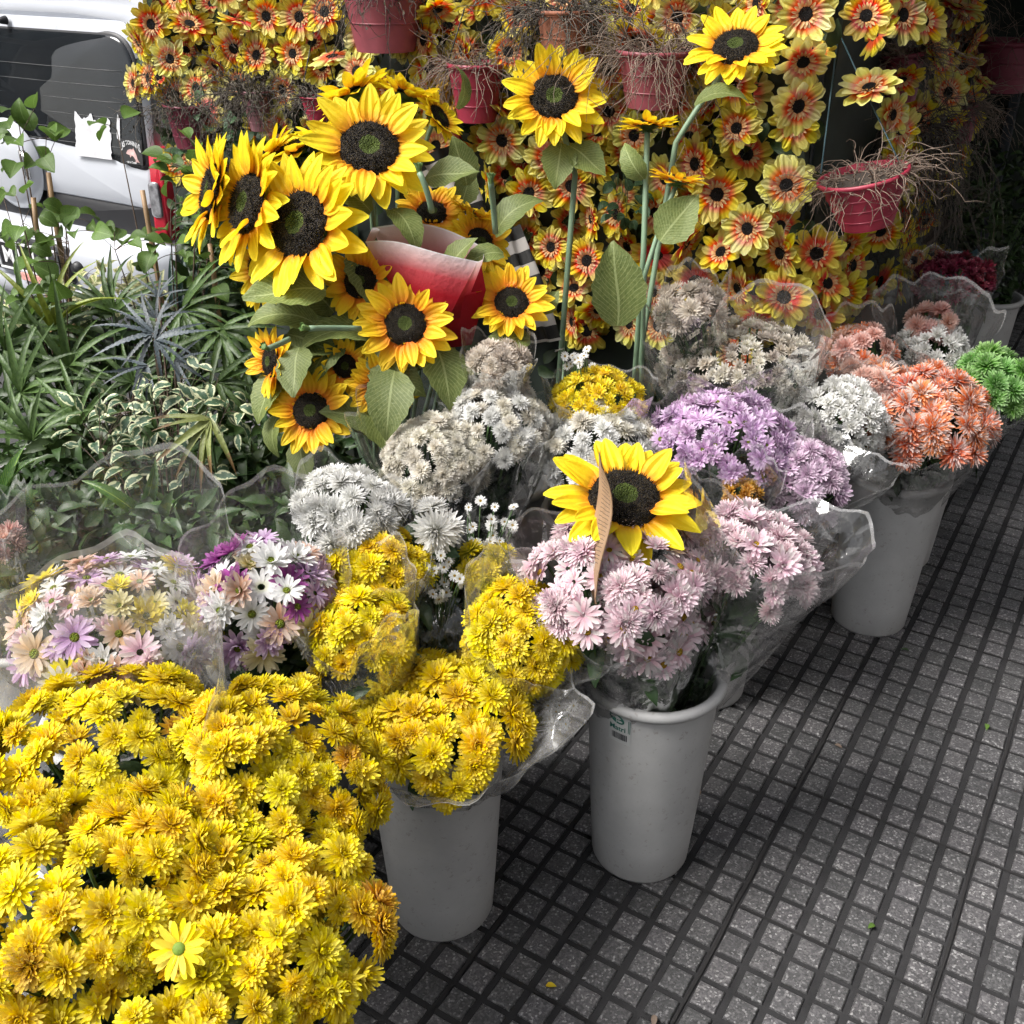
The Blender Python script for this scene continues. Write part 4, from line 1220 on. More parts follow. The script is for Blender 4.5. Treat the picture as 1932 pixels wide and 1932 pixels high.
# ------------------------------------------------------------------ artificial sunflowers
def sunpetals(m):
    out = []
    for (L, w, a0, a1, cup) in ((.60, .35, 2, 10, .10), (.62, .33, 10, -6, .13), (.57, .34, 20, 8, .12), (.54, .32, 30, 20, .14), (.58, .33, 16, 34, .16)):
        V, F, T, U = petal(L, w, 8, 5, R(a0), R(a1), cup, 'pointed', r0=.42, wav=.03)
        me = MB().add(V, F, 0, T, U).mesh('petal', m)
        out.append(me)
    return out
SPY, SPO = sunpetals(SUNY), sunpetals(SUNO)
def small_petals(m):
    V, F, T, U = petal(.16, .075, 4, 3, R(70), R(100), .15, 'pointed', r0=.40, z0=.03)
    return MB().add(V, F, 0, T, U).mesh('inner_petal', m)
SPI = small_petals(SUNO)
mb = MB()
dome(mb, .47, .17, -.01, 14, 56, rough=.05, dip=.10)
for k in range(420):                                       # raised florets
    f = math.sqrt(random.uniform(.2, 1.0)); a = random.uniform(0, 6.28)
    z = .17 * math.sqrt(max(0, 1 - f * f)) - .10 * math.exp(-(f / .35) ** 2)
    c = np.array([.46 * f * math.cos(a), .46 * f * math.sin(a), z])
    h = random.uniform(.018, .038); w = .011
    V = [c + [w * math.cos(q), w * math.sin(q), -.01] for q in (0, 2.1, 4.2)] + [c + [c[0] * .1, c[1] * .1, h]]
    mb.add(V, [(0, 1, 3), (1, 2, 3), (2, 0, 3)], 0, [f] * 4)
SDISCM = mb.mesh('seed_disc', SDISC)
CALM = leaf_mat('calyx_green', (0.06, 0.12, 0.03), (0.13, 0.2, 0.06), .15, .5)
mb = MB()
ring(mb, 12, .42, .16, R(-30), R(10), .08, -.14, 4, 3, .15, cup=.1, prof='pointed')
lathe(mb, [(.03, -.26), (.06, -.20), (.20, -.12), (.40, -.03)], 16)
SCAL = mb.mesh('calyx', CALM)
# leaves of the artificial sunflowers, serrated
def big_leaf(m, L=1.0, wd=.62, bend=(25, -35), wav=.02):
    V, F, T, U = petal(L, wd, 12, 7, R(bend[0]), R(bend[1]), .10, 'leaf', wav=wav)
    V = V.copy()
    nw = 7
    for i in range(12):
        if i % 2:
            V[i * nw, 0] *= 1.10; V[i * nw + nw - 1, 0] *= 1.10
    return MB().add(V, F, 0, T, U).mesh('leaf', m)
SLV = [big_leaf(SLEAF), big_leaf(SLEAF, wd=.5, bend=(40, -60)), big_leaf(SLEAF, wd=.70, bend=(10, -15), wav=.04)]
def leaf_at(parent, org, p, tip_dir, face, L, mesh=None):
    y = nrm(tip_dir); z = nrm(face - y * np.dot(face, y)); x = np.cross(y, z)
    return obj('leaf', mesh or random.choice(SLV), parent, mat4(p - org, np.stack([x, y, z], 1), L))

SUNFL = []
def sunflower(label, px, dia, size, face, m='y', base=None, mid=None, leaves=(), seed=0, npet=(17, 15), stem_r=.006, sc=1.0):
    random.seed(seed + 300)
    d = size * FPX / dia
    C = P(px[0], px[1], d)
    n = camdir(*face)
    r = size / 2 * sc
    base = C - n * .25 - UP * .5 if base is None else np.asarray(base, float)
    root = thing('artificial_sunflower', base, label, 'sunflower', 'artificial sunflowers')
    rot = basis(n, random.uniform(0, 6.28))
    hd = C - base
    for k, (cnt, mi) in enumerate(((npet[0], (0, 1)), (npet[1], (2, 3, 4)))):
        ph = random.uniform(0, 6.28)
        for i in range(cnt):
            a = ph + 2 * math.pi * (i + random.uniform(-.22, .22)) / cnt
            e = basis(np.array([0, random.gauss(0, .10), 1.0]))
            q = np.array([[math.cos(a), -math.sin(a), 0], [math.sin(a), math.cos(a), 0], [0, 0, 1.0]])
            tl = R(random.gauss(0, 7)); tr = np.array([[1, 0, 0], [0, math.cos(tl), -math.sin(tl)], [0, math.sin(tl), math.cos(tl)]])
            s = random.uniform(.92, 1.08)
            obj('petal', random.choice([(SPY if m == 'y' else SPO)[j] for j in mi]), root, mat4(hd, rot @ q @ tr, (r * s, r * s, r)))
    for i in range(9 if m != 'y' else 0):
        a = random.uniform(0, 6.28)
        q = np.array([[math.cos(a), -math.sin(a), 0], [math.sin(a), math.cos(a), 0], [0, 0, 1.0]])
        obj('inner_petal', SPI, root, mat4(hd, rot @ q, r))
    obj('seed_disc', SDISCM, root, mat4(hd + n * r * .02, rot, r * (1.0 if m == 'y' else .9)))
    obj('calyx', SCAL, root, mat4(hd, rot, r))
    mb = MB()
    p0 = hd - n * r * .22
    m1 = hd - n * r * .9 - UP * .08 if mid is None else np.asarray(mid, float) - base
    tube(mb, np.vstack([bez(np.zeros(3), m1 * .5 + np.array([0, 0, .0]), m1, 6)[:-1], bez(m1, m1 + (p0 - m1) * .5 + UP * .02, p0, 7)]), stem_r, 8)
    obj('stem', mb.mesh('stem', ASTEM), root)
    for (lx, ly, dd_, tip, fc, L, *mi) in leaves:
        lp = P(lx, ly, d + dd_)
        leaf_at(root, base, lp, camdir(*tip), camdir(*fc), L, SLV[mi[0]] if mi else None)
    SUNFL.append((px, dia, label))
    return root

SB = np.array([-.34, 2.50, .30])
mb = MB(); lathe(mb, [(.001, .0), (.13, .0), (.135, .02), (.15, .55), (.155, .56), (.147, .565), (.13, .05), (.001, .04)], 40)
vase = thing('tall_dark_vase', SB * [1, 1, 0], 'tall dark vase hidden behind the leaves of the sunflower cluster', 'vase')
obj('body', mb.mesh('body', plain_mat('dark_vase_plastic', (.03, .035, .03), .45)), vase)
def sbase(): return SB + np.array([random.uniform(-.05, .05), random.uniform(-.05, .05), 0])
random.seed(5)
S = [
 ('largest top sunflower of the left cluster, facing the viewer', (697, 282), 250, .31, (.12, .25, .9), 'y', ((735, 395, .02, (.5, -.7, .2), (.5, .3, .8), .15),)),
 ('large sunflower in front of the left cluster, facing left', (568, 425), 285, .345, (-.52, .08, .85), 'y', ((615, 548, .02, (-.9, -.1, .2), (0, .6, .8), .19), (690, 470, .1, (.1, -.9, .3), (.2, .1, .9), .15, 2))),
 ('half-hidden sunflower between the two left-facing blooms', (470, 385), 250, .31, (-.72, .10, .68), 'y', ()),
 ('leftmost sunflower, turned almost edge-on to the street', (403, 362), 225, .29, (-.86, .12, .5), 'y', ()),
 ('sunflower hanging under the big left-facing one', (492, 512), 150, .24, (-.72, -.28, .62), 'y', ()),
 ('sunflower seen from its side at the very top left of the cluster', (668, 178), 150, .25, (-.45, .85, .12), 'y', ()),
 ('sunflower seen from its side behind the top bloom', (765, 180), 140, .25, (.30, .90, .15), 'y', ()),
 ('yellow sunflower behind, filling the gap above the left-facing blooms', (560, 280), 170, .27, (-.35, .75, .45), 'y', ()),
 ('yellow sunflower turned upward just left of the largest top bloom', (615, 262), 150, .25, (-.3, .88, .3), 'y', ()),
 ('yellow sunflower filling the space above the leftmost pair', (500, 300), 150, .25, (-.6, .7, .35), 'y', ()),
 ('sunflower peeking out beside the striped paper top', (828, 222), 110, .24, (.75, .35, .45), 'y', ((862, 205, .02, (.12, .95, .2), (.9, 0, .4), .12, 1),)),
 ('orange-tinged sunflower in the shade left of the red paper', (680, 532), 132, .20, (-.12, .05, .95), 'o', ()),
 ('round orange-based sunflower right below the red paper', (765, 612), 165, .22, (.0, .05, .95), 'o', ((820, 650, .04, (.25, -.9, .2), (.4, .2, .9), .17, 0), (705, 640, .06, (-.9, -.05, .2), (-.1, .7, .7), .20, 1))),
 ('sunflower right of the red paper, facing forward', (965, 572), 135, .20, (.05, .22, .93), 'o', ((1020, 590, .03, (.6, .7, .2), (.3, .3, .8), .07, 0),)),
 ('small sunflower squeezed between red paper and its right edge leaf', (905, 458), 118, .19, (.55, .05, .8), 'o', ((935, 445, -.06, (.72, .62, .1), (-.4, .4, .8), .17, 1),)),
 ('small sunflower crowning the folded top of the red paper', (815, 402), 118, .19, (.1, .45, .85), 'o', ((870, 385, .06, (.3, .8, .2), (.3, .2, .9), .09, 2),)),
 ('lowest sunflower of the left cluster', (587, 775), 145, .21, (-.10, .0, .95), 'o', ((540, 700, .03, (-.5, -.85, .1), (-.5, .2, .8), .15, 0), (565, 830, .04, (.2, -.95, .1), (-.2, .2, .9), .11, 0), (530, 780, .05, (-.15, -.95, .1), (-.6, .1, .8), .12, 1))),
 ('sunflower at the lower left rim of the cluster, facing left', (512, 682), 122, .21, (-.78, -.02, .6), 'o', ((565, 655, -.05, (-.05, -.75, .3), (-.3, .5, .8), .13, 2), (600, 615, .0, (-.95, .1, .1), (-.1, .6, .8), .19, 1))),
 ('dim sunflower behind the clear sleeve of the ivory mums', (722, 728), 120, .20, (.2, -.1, .93), 'o', ((745, 700, -.08, (-.1, -.9, .2), (.0, .3, .9), .17, 0),)),
 ('partly hidden orange sunflower above the lowest bloom', (650, 690), 95, .18, (.25, -.25, .9), 'o', ()),
 ('sunflower seen edge-on at the right tip of the striped paper', (890, 402), 80, .16, (.4, .85, .3), 'o', ()),
]
for i, (lab, px, dia, size, face, mm, lv) in enumerate(S):
    dd0 = {'y': size * FPX / dia, 'o': 2.42}[mm]
    dd0 = min(dd0, 2.62) if mm == 'y' else dd0 + (.14 if 'red paper' in lab and px[1] < 500 or 'edge-on' in lab else -.06 if px == (765, 612) else 0)
    dia = dia * (1.14 if mm == 'o' else 1.0)
    sunflower(lab, px, dia, dia * dd0 / FPX, face, mm, base=sbase(), leaves=lv, seed=i)
# more leaves through the cluster, each on the stem of the bloom nearest to it
random.seed(77)
roots_ = [o for o in col.objects if o.name.startswith('artificial_sunflower')]
for (x_, y_, L_) in ((630, 590, .15), (680, 600, .16), (650, 640, .17), (700, 690, .16), (760, 500, .14), (640, 470, .14), (845, 520, .12), (560, 600, .15), (690, 760, .15), (740, 350, .15), (800, 340, .14), (880, 350, .12), (600, 560, .17), (660, 700, .14), (780, 690, .15), (540, 630, .14), (700, 400, .15), (950, 480, .12), (1000, 640, .12), (860, 660, .13), (660, 770, .14), (720, 640, .14), (670, 660, .15), (700, 800, .13)):
    p_ = P(x_, y_, 2.47 + random.uniform(-.05, .06))
    r_ = min(roots_, key=lambda q: (q.location - Vector(p_)).length)
    a_ = random.uniform(0, 6.28)
    leaf_at(r_, np.array(r_.location), p_, camdir(math.cos(a_), math.sin(a_) * .8 - .3, .25), camdir(random.uniform(-.4, .4), .5, .8), L_)
TB = G(1195, 745, .72)
TB2 = P(1060, 560, 2.75); TB2 = np.array([TB2[0] - .02, TB2[1] + .05, .3])
sunflower('tall single sunflower with spotted petals in front of the hanging pots', (1045, 185), 198, .28, (.0, .10, .95), 'y', base=TB2, mid=P(1085, 330, 2.80), seed=30,
          leaves=((1060, 270, .03, (-.15, -.95, .1), (0, .3, .9), .13, 2), (1075, 275, .03, (.7, -.6, .1), (0, .3, .9), .13, 2)), stem_r=.008)
sunflower('tall sunflower at the top right, tilted up beside the hanging pot', (1388, 90), 186, .235, (-.22, .40, .80), 'y', base=TB, mid=P(1275, 270, 2.55), seed=31,
          leaves=((1310, 200, -.02, (.95, .1, .2), (-.1, .7, .7), .15, 1),), stem_r=.007)
sunflower('small sunflower in side view on the tall green stems', (1222, 236), 116, .147, (.02, .93, .28), 'y', base=TB, mid=P(1214, 480, 2.5), seed=32,
          leaves=((1215, 338, .0, (-.55, .8, .2), (-.5, -.1, .8), .11, 1),), stem_r=.007)
sunflower('small orange sunflower in side view lower on the green stems', (1278, 340), 112, .142, (.25, .88, .34), 'o', base=TB + [.02, .0, 0], mid=P(1216, 520, 2.5), seed=33,
          leaves=((1245, 455, .0, (.62, .75, .2), (.2, .4, .9), .14, 2), (1165, 615, -.02, (-.05, .98, .1), (.3, .2, .95), .20, 2)), stem_r=.006)
sunflower('flattened orange sunflower in the shade behind the tall single one', (1085, 322), 95, .18, (.3, .9, .15), 'o', base=TB2 + [.03, .03, 0], seed=34)
sunflower('huge sunflower lying over the pink daisies of the centre bucket', (1178, 942), 292, .29, (.04, .62, .78), 'y', base=BKPOS['b2'] + [.0, .03, .32], mid=P(1190, 1010, 1.95), seed=35, npet=(16, 13))
# stub stems whose blooms have come off
mb = MB(); ring(mb, 9, .5, .3, R(60), R(80), .35, .0, 4, 3, .1, cup=.3, prof='strap'); lathe(mb, [(.22, -.6), (.3, -.1), (.42, .2), (.3, .3), (.001, .3)], 14)
STUBM = mb.mesh('bare_calyx', CALM)
def stub(label, px, d, face, r, foot):
    p = P(*px, d); b = P(*foot)
    root = thing('bare_flower_stem', b, label, 'flower stem', 'sunflower stems that lost their bloom')
    n = camdir(*face)
    obj('bare_calyx', STUBM, root, mat4(p - b, basis(n), r))
    mb = MB(); tube(mb, bez(np.zeros(3), (p - b) * .5 + rng.normal(0, .01, 3), p - b - n * r * .5, 8), .0065, 8)
    obj('stem', mb.mesh('stem', ASTEM), root)
stub('bare green stem end in front of the striped paper, left of the two', (790, 316), 2.15, (-.1, .9, .4), .020, (815, 400, 2.2))
stub('bare green stem end right of the striped paper', (926, 335), 2.2, (.0, .93, .35), .021, (935, 440, 2.3))
stub('bare stem ends pointing left among the sunflower leaves', (575, 618), 2.2, (-.8, .1, .5), .020, (680, 620, 2.3))
stub('round bare calyx above the lower sunflower leaves', (500, 655), 2.15, (-.4, .2, .8), .018, (545, 640, 2.25))

# ------------------------------------------------------------------ wrapping papers of the sunflower cluster
def redpaper_mat():
    k = NT('red_gradient_paper')
    c = k.ramp(k.attr('t'), [(0.0, (0.16, 0.006, 0.012)), (0.42, (0.36, 0.008, 0.018)), (0.68, (0.52, 0.07, 0.085)), (0.88, (0.66, 0.42, 0.42)), (1.0, (0.74, 0.64, 0.66))])
    e = k.math('GREATER_THAN', k.attr('t'), .985)
    c = k.mix(e, c, (.82, .80, .82))
    return k.leafy(c, .65, .40, k.bump(k.math('ADD', k.noise(14, 4), k.noise(60, 3)), .3, .01), .2)
RP = redpaper_mat()
def paper_panel(mb, o_, c, bulge, t0, t1, nu=18, nv=16, rip=.0, lift=0.0, wob=0.0):
    """curved panel of one folded sheet: bottom edge c0-c1, top edge c3-c2"""
    c = [np.asarray(q, float) for q in c]
    nn = nrm(np.cross(c[1] - c[0], c[3] - c[0]))
    V, T, U = [], [], []
    for i in range(nv):
        t = i / (nv - 1)
        for j in range(nu):
            u = j / (nu - 1)
            p = (c[0] * (1 - u) + c[1] * u) * (1 - t) + (c[3] * (1 - u) + c[2] * u) * t
            p = p + nn * (bulge * math.sin(math.pi * u) * (.5 + .5 * t) + rip * math.sin(9 * u + 2 * t) * t)
            p = p + UP * (lift * math.sin(math.pi * u) + wob * math.sin(6.5 * u)) * t ** 2
            V.append(p - o_); T.append(t0 + (t1 - t0) * t); U.append(u)
    mb.add(V, grid_faces(nv, nu), 0, T, U)
mb = MB()
o_ = P(850, 640, 2.46)
paper_panel(mb, o_, [P(790, 610, 2.52), P(905, 600, 2.50), P(903, 462, 2.48), P(702, 430, 2.48)], -.025, .05, 1.0, lift=.030, rip=.006)
paper_panel(mb, o_, [P(760, 575, 2.40), P(846, 600, 2.37), P(900, 494, 2.335), P(690, 456, 2.40)], .035, .10, 1.0, lift=.012, rip=.004, wob=.004)
paper_panel(mb, o_, [P(690, 456, 2.40), P(700, 470, 2.44), P(712, 438, 2.47), P(702, 430, 2.48)], .012, .8, 1.0)
paper_panel(mb, o_, [P(846, 600, 2.37), P(905, 590, 2.47), P(906, 466, 2.47), P(900, 494, 2.335)], .016, .10, 1.0)
paper_panel(mb, o_, [P(812, 655, 2.44), P(890, 650, 2.44), P(917, 548, 2.40), P(800, 560, 2.375)], .020, .0, .40, rip=.004)
paper_panel(mb, o_, [P(800, 560, 2.375), P(917, 548, 2.40), P(908, 500, 2.39), P(830, 520, 2.36)], .006, .40, .52)
obj('wrapping_paper', mb.mesh('wrapping_paper', RP), None, mat4(o_), 'red paper cone fading to white at its folded rim, amid the sunflowers', 'wrapping paper')
def stripe_mat():
    k = NT('striped_paper')
    s = k.math('GREATER_THAN', k.math('FRACT', k.math('MULTIPLY', k.attr('t'), 4.6)), .5)
    c = k.mix(s, (.014, .013, .012), (.40, .375, .35))
    return k.leafy(c, .6, .15, k.bump(k.noise(9, 3), .2, .01))
SPM = stripe_mat()
def sheet(name, label, corners, m, nu=14, nv=22, fold=.012, cat='wrapping paper', seed=0):
    """folded paper sheet between four places; t runs from the first edge to the opposite one"""
    random.seed(seed)
    c = [np.asarray(q, float) for q in corners]
    nn = nrm(np.cross(c[1] - c[0], c[3] - c[0]))
    V, T, U = [], [], []
    for i in range(nv):
        t = i / (nv - 1)
        for j in range(nu):
            u = j / (nu - 1)
            p = (c[0] * (1 - u) + c[1] * u) * (1 - t) + (c[3] * (1 - u) + c[2] * u) * t
            p = p + nn * fold * (2 * abs(((u * 2.5 + .25 * math.sin(3 * t)) % 1) - .5) + .6 * math.sin(5 * t + 2 * u))
            V.append(p - c[0]); T.append(t); U.append(u)
    V = np.array(V)
    mb = MB(); F = grid_faces(nv, nu)
    mb.add(V, F, 0, T, U); mb.add(V + nn * .0012, F, 0, T, U)
    return obj(name, mb.mesh(name, m), None, mat4(c[0]), label, cat)
sheet('wrapping_paper', 'black and white striped paper standing up right of the top sunflower', [P(775, 300, 2.62), P(868, 262, 2.68), P(935, 440, 2.72), P(850, 450, 2.66)], SPM, fold=.022)
sheet('wrapping_paper', 'fold of striped paper left of its upright part, behind a bare stem', [P(745, 345, 2.60), P(800, 310, 2.60), P(860, 400, 2.68), P(800, 420, 2.66)], SPM, fold=.012, seed=1)
sheet('wrapping_paper', 'lower end of striped paper right of the forward-facing sunflower', [P(930, 440, 2.72), P(985, 420, 2.76), P(1062, 640, 2.78), P(985, 650, 2.74)], SPM, fold=.020, seed=2)

# price card stuck in the centre bucket
def card_mat():
    k = NT('kraft_card')
    w = k.node('ShaderNodeTexWave', wave_type='RINGS'); w.inputs['Scale'].default_value = 5.5; w.inputs['Distortion'].default_value = 2.0
    cx = k.node('ShaderNodeCombineXYZ')
    k.link(k.math('MULTIPLY', k.math('SUBTRACT', k.math('FRACT', k.math('MULTIPLY', k.attr('t'), 4.5)), .5), .45), cx.inputs[1])
    k.link(k.math('SUBTRACT', k.attr('u'), .55), cx.inputs[0])
    k.link(cx.outputs[0], w.inputs['Vector'])
    inside = k.math('MULTIPLY', k.math('GREATER_THAN', k.attr('t'), .10), k.math('LESS_THAN', k.attr('t'), .72))
    inside = k.math('MULTIPLY', inside, k.math('LESS_THAN', k.math('ABSOLUTE', k.math('SUBTRACT', k.attr('u'), .55)), .30))
    ink = k.math('MULTIPLY', k.math('GREATER_THAN', w.outputs['Fac'], .93), inside)
    c = k.mix(ink, k.ramp(k.noise(40, 3), [(.3, (.26, .165, .10)), (.7, (.32, .21, .13))]), (.08, .055, .04))
    return k.leafy(c, .8, .12)
CARDM = card_mat()
cp = [P(1128, 850, 1.90), P(1146, 925, 1.78), P(1128, 1145, 1.80), P(1118, 1140, 1.90)]
V, T, U = [], [], []
for i in range(24):
    t = i / 23
    for j in range(7):
        u = j / 6
        y = 850 + 290 * t
        w = 4 + 26 * math.sin(math.pi * min(1, t * 1.05)) ** .7
        x = 1132 + 10 * math.sin(t * 6.0) - 6 * t + (u - .45) * w
        V.append(P(x, y + 30 * u * (1 - t), 1.83 + .10 * (.5 - u)))
        T.append(t); U.append(u)
V = np.array(V)
o_ = V[-4].copy()
mb = MB(); mb.add(V - o_, grid_faces(24, 7), 0, T, U); mb.add(V - o_ + camdir(1, 0, .2) * .0012, grid_faces(24, 7), 0, T, U)
obj('price_card', mb.mesh('price_card', CARDM), None, mat4(o_), 'narrow kraft price card standing edge-on in the pink daisies', 'price card')

# ------------------------------------------------------------------ hanging pots with dried twigs
POT = {
    'crimson': plain_mat('crimson_pot', (0.30, 0.025, 0.050), .45, nscale=9, namp=.25, bump=.05),
    'mauve': plain_mat('mauve_red_pot', (0.27, 0.060, 0.075), .5, nscale=9, namp=.25, bump=.05),
    'pink': plain_mat('faded_pink_pot', (0.36, 0.16, 0.18), .6, nscale=9, namp=.2, bump=.05),
    'terra': plain_mat('terracotta_pot', (0.34, 0.13, 0.075), .75, nscale=9, namp=.25, bump=.1),
    'maroon': plain_mat('maroon_pot', (0.16, 0.020, 0.040), .5, nscale=9, namp=.25, bump=.05)}
SOIL = plain_mat('dry_soil', (0.035, 0.026, 0.02), .95, nscale=30, namp=.5, bump=.5)
TWIG = plain_mat('dried_twig', (0.17, 0.125, 0.095), .85, nscale=30, namp=.4)
TWIGD = plain_mat('dark_dried_twig', (0.075, 0.062, 0.05), .85, nscale=30, namp=.4)
WIRE = plain_mat('dark_wire', (0.012, 0.013, 0.014), .6)
TEALW = plain_mat('teal_cord', (0.045, 0.10, 0.12), .6)
DRYL = leaf_mat('dry_tiny_leaf', (0.05, 0.045, 0.03), (0.10, 0.085, 0.055), .1, .7)
POTS = []
def twigs(mb, c, rad, n, L, droop=1.0, seg=4, leaf=0):
    for i in range(n):
        a = random.uniform(0, 6.28)
        r = rad * math.sqrt(random.random())
        p = c + np.array([r * math.cos(a), r * math.sin(a), random.uniform(-.01, .01)])
        v = nrm(np.array([math.cos(a) * .8, math.sin(a) * .8, random.uniform(.1, 1.1)]) + rng.normal(0, .3, 3))
        l = L * random.uniform(.35, 1.15)
        pts = [p]
        ns = 9
        for k in range(ns):
            v = nrm(v + np.array([0, 0, -.22 * droop]) + rng.normal(0, .28, 3))
            pts.append(pts[-1] + v * l / ns)
            if random.random() < .35:                       # side shoot
                w = nrm(v + rng.normal(0, .8, 3))
                q = pts[-1]
                w2 = nrm(w + rng.normal(0, .4, 3))
                tube(mb, [q, q + w * l * .12, q + (w + w2) * l * .13], [.0010, .0008, .0004], 3, 0, False)
            if leaf and random.random() < leaf:
                V, F, T, U = petal(.014, .008, 3, 3, R(20), R(-20), .2, 'leaf')
                mb.add(V @ basis(rng.normal(0, 1, 3), 0).T + pts[-1], F, 1, T, U)
        tube(mb, pts, np.linspace(.0017, .0006, ns + 1), seg, 0, False)

def pot(label, px, rim_w, hpx, d, colr, tilt=(0, 0), taper=.72, n=70, L=.16, droop=1.0, leaf=.0, tw=None, cords=None, bands=3, wall=True, cordm=None):
    """px: middle of the rim"""
    random.seed(int(px[0]) * 7 + int(px[1]))
    C = P(px[0], px[1], d)
    r = rim_w / 2 / FPX * d
    h = hpx / FPX * d * 1.0
    n0 = nrm(UP + camdir(1, 0, 0) * tilt[0] + camdir(0, 0, 1) * tilt[1])
    base = C - n0 * h
    rot = basis(n0)
    root = thing('hanging_pot', base, label, 'hanging pot', 'hanging pots on the gerbera wall', rot=rot)
    prof = [(.001, 0.0), (r * taper, 0.0)]
    for b in range(bands):
        z0, z1 = b / bands * .9, (b + 1) / bands * .9
        ra, rb = r * (taper + (1 - taper) * z0), r * (taper + (1 - taper) * z1)
        k_ = r * .012 + .0008
        prof += [(ra, h * z0 + .0006), (ra, h * z0 + .0014), (rb, h * z1 - .0045), (rb, h * z1 - .003), (rb + k_, h * z1 - .0025), (rb + k_, h * z1 - .0008), (rb, h * z1 - .0003)]
    prof += [(r * 1.0, h * .91), (r * 1.05, h * .93), (r * 1.05, h), (r * .99, h)]
    mb = MB(); lathe(mb, prof, 32); lathe(mb, [(r * .99, h), (r * .9, h * .75)], 32)
    obj('pot_body', mb.mesh('pot_body', POT[colr]), root)
    mb = MB(); dome(mb, r * .93, r * .12, h * .84, 5, 18, rough=.08); obj('soil', mb.mesh('soil', SOIL), root)
    mb = MB(); twigs(mb, np.array([0, 0, h * .9]), r * .9, n, L, droop, 4, leaf)
    obj('dried_plant', mb.mesh('dried_plant', [tw or TWIG, DRYL]), root, kind='stuff')
    tips = cords if cords is not None else [(px[0] - rim_w * .05, px[1] - 160, d + .03)]
    for (tx_, ty_, td_) in tips:
        tip = P(tx_, ty_, td_)
        for s in ((-1, 1) if cords is None or len(tips) == 1 else (-1, 1)):
            e = C + camdir(1, 0, 0) * r * s * .98 + n0 * .0
            mb = MB()
            loc = lambda q: rot.T @ (q - base)
            tube(mb, [loc(e), loc((e + tip) / 2 + UP * -.004), loc(tip)], .0022, 5)
            obj('cord', mb.mesh('cord', cordm or WIRE), root)
    POTS.append((px, label))
    return root

def wd(x, y, off=.0):                                    # depth of the end wall behind a pixel
    return depth_of(on_wall(x, y, WALL)) - off
pot('big mauve red hanging pot cut by the top edge, left of centre', (722, -30), 158, 115, wd(722, 0, .25), 'mauve', n=150, L=.22, tw=TWIGD, leaf=.25, bands=2)
pot('terracotta pot with dark trailing stems behind the tall single sunflower', (1065, 18), 105, 85, wd(1065, 40, .25), 'terra', n=170, L=.24, tw=TWIGD, leaf=.35, bands=2)
pot('crimson ribbed pot left of the tall single sunflower', (898, 118), 108, 104, wd(898, 150, .25), 'crimson', n=120, L=.20, taper=.66)
pot('mauve red ribbed pot between the two tall sunflowers', (1237, 93), 142, 102, wd(1237, 120, .25), 'mauve', n=190, L=.26, taper=.70)
pot('low crimson pot above the top sunflower of the cluster', (602, 180), 70, 42, wd(602, 190, .25), 'crimson', n=80, L=.20, tw=TWIGD, bands=2, leaf=.2)
pot('narrow faded pink pot smothered in dark dried stems', (483, 170), 58, 72, wd(483, 190, .25), 'pink', n=170, L=.26, tw=TWIGD, leaf=.6, taper=.6, bands=4)
pot('maroon pot at the left end of the gerbera wall with ivy', (356, 195), 92, 78, wd(356, 220, .25), 'maroon', n=150, L=.26, tw=TWIGD, leaf=.4)
pot('large crimson pot hanging askew on teal cords at the kiosk corner', (1628, 328), 162, 98, 2.62, 'crimson', tilt=(-.26, .0), n=120, L=.17, taper=.60, bands=4, cords=[(1582, 60, 2.70)], cordm=TEALW)
pot('maroon pot in shade right of the corner post', (1702, 98), 86, 88, 3.1, 'maroon', tilt=(-.16, 0), n=120, L=.22, taper=.62)
pot('small maroon pot deeper in the shade right of the corner post', (1815, 200), 56, 66, 3.7, 'maroon', tilt=(-.2, 0), n=90, L=.24, taper=.62)
pot('maroon pot cut by the top edge right of the corner post', (1775, -18), 80, 62, 3.5, 'maroon', n=90, L=.28, taper=.7)
pot('brown pot veiled by a thick curtain of dried roots in the shade', (1698, 232), 110, 85, 3.35, 'terra', n=420, L=.50, taper=.75, droop=2.4, tw=TWIGD)
pot('big dark red pot at the right edge in the dark', (1905, 75), 130, 90, 4.3, 'maroon', n=60, L=.25, taper=.7)

# ------------------------------------------------------------------ artificial gerberas covering the wall
def gpetals(m, n=3):
    out = []
    for (L, w, a0, a1) in ((.76, .40, 4, 6), (.72, .37, 16, 2), (.74, .39, 12, 26)):
        V, F, T, U = petal(L, w, 6, 4, R(a0), R(a1), .16, 'strap', r0=.26, notch=.04, wav=.03)
        out.append(MB().add(V, F, 0, T, U).mesh('petal', m))
    return out
GP = {'g': gpetals(GERB), 'p': gpetals(GERP)}
mb = MB(); ring(mb, 18, .26, .10, R(34), R(10), .24, .04, 4, 3, .12, cup=.25, prof='strap'); ring(mb, 14, .18, .08, R(55), R(40), .22, .05, 4, 3, .12, cup=.25, prof='strap')
GINM = mb.mesh('inner_petals', GERI)
mb = MB(); dome(mb, .27, .10, .02, 7, 22, rough=.03, dip=.04); GDM = mb.mesh('dark_disc', GDISC)
def gring(m):
    out = []
    for v in range(4):
        mb = MB()
        ring(mb, 10, .76, .42, R(2), R(4), .26, 0, 5, 4, .16, cup=.16, prof='strap', notch=.04)
        ring(mb, 9, .70, .38, R(16), R(14), .26, .03, 5, 4, .16, cup=.16, prof='strap', notch=.04)
        out.append(mb.mesh('petal_ring', m))
    return out
GR = {'g': gring(GERB), 'p': gring(GERP)}
GERBS = []
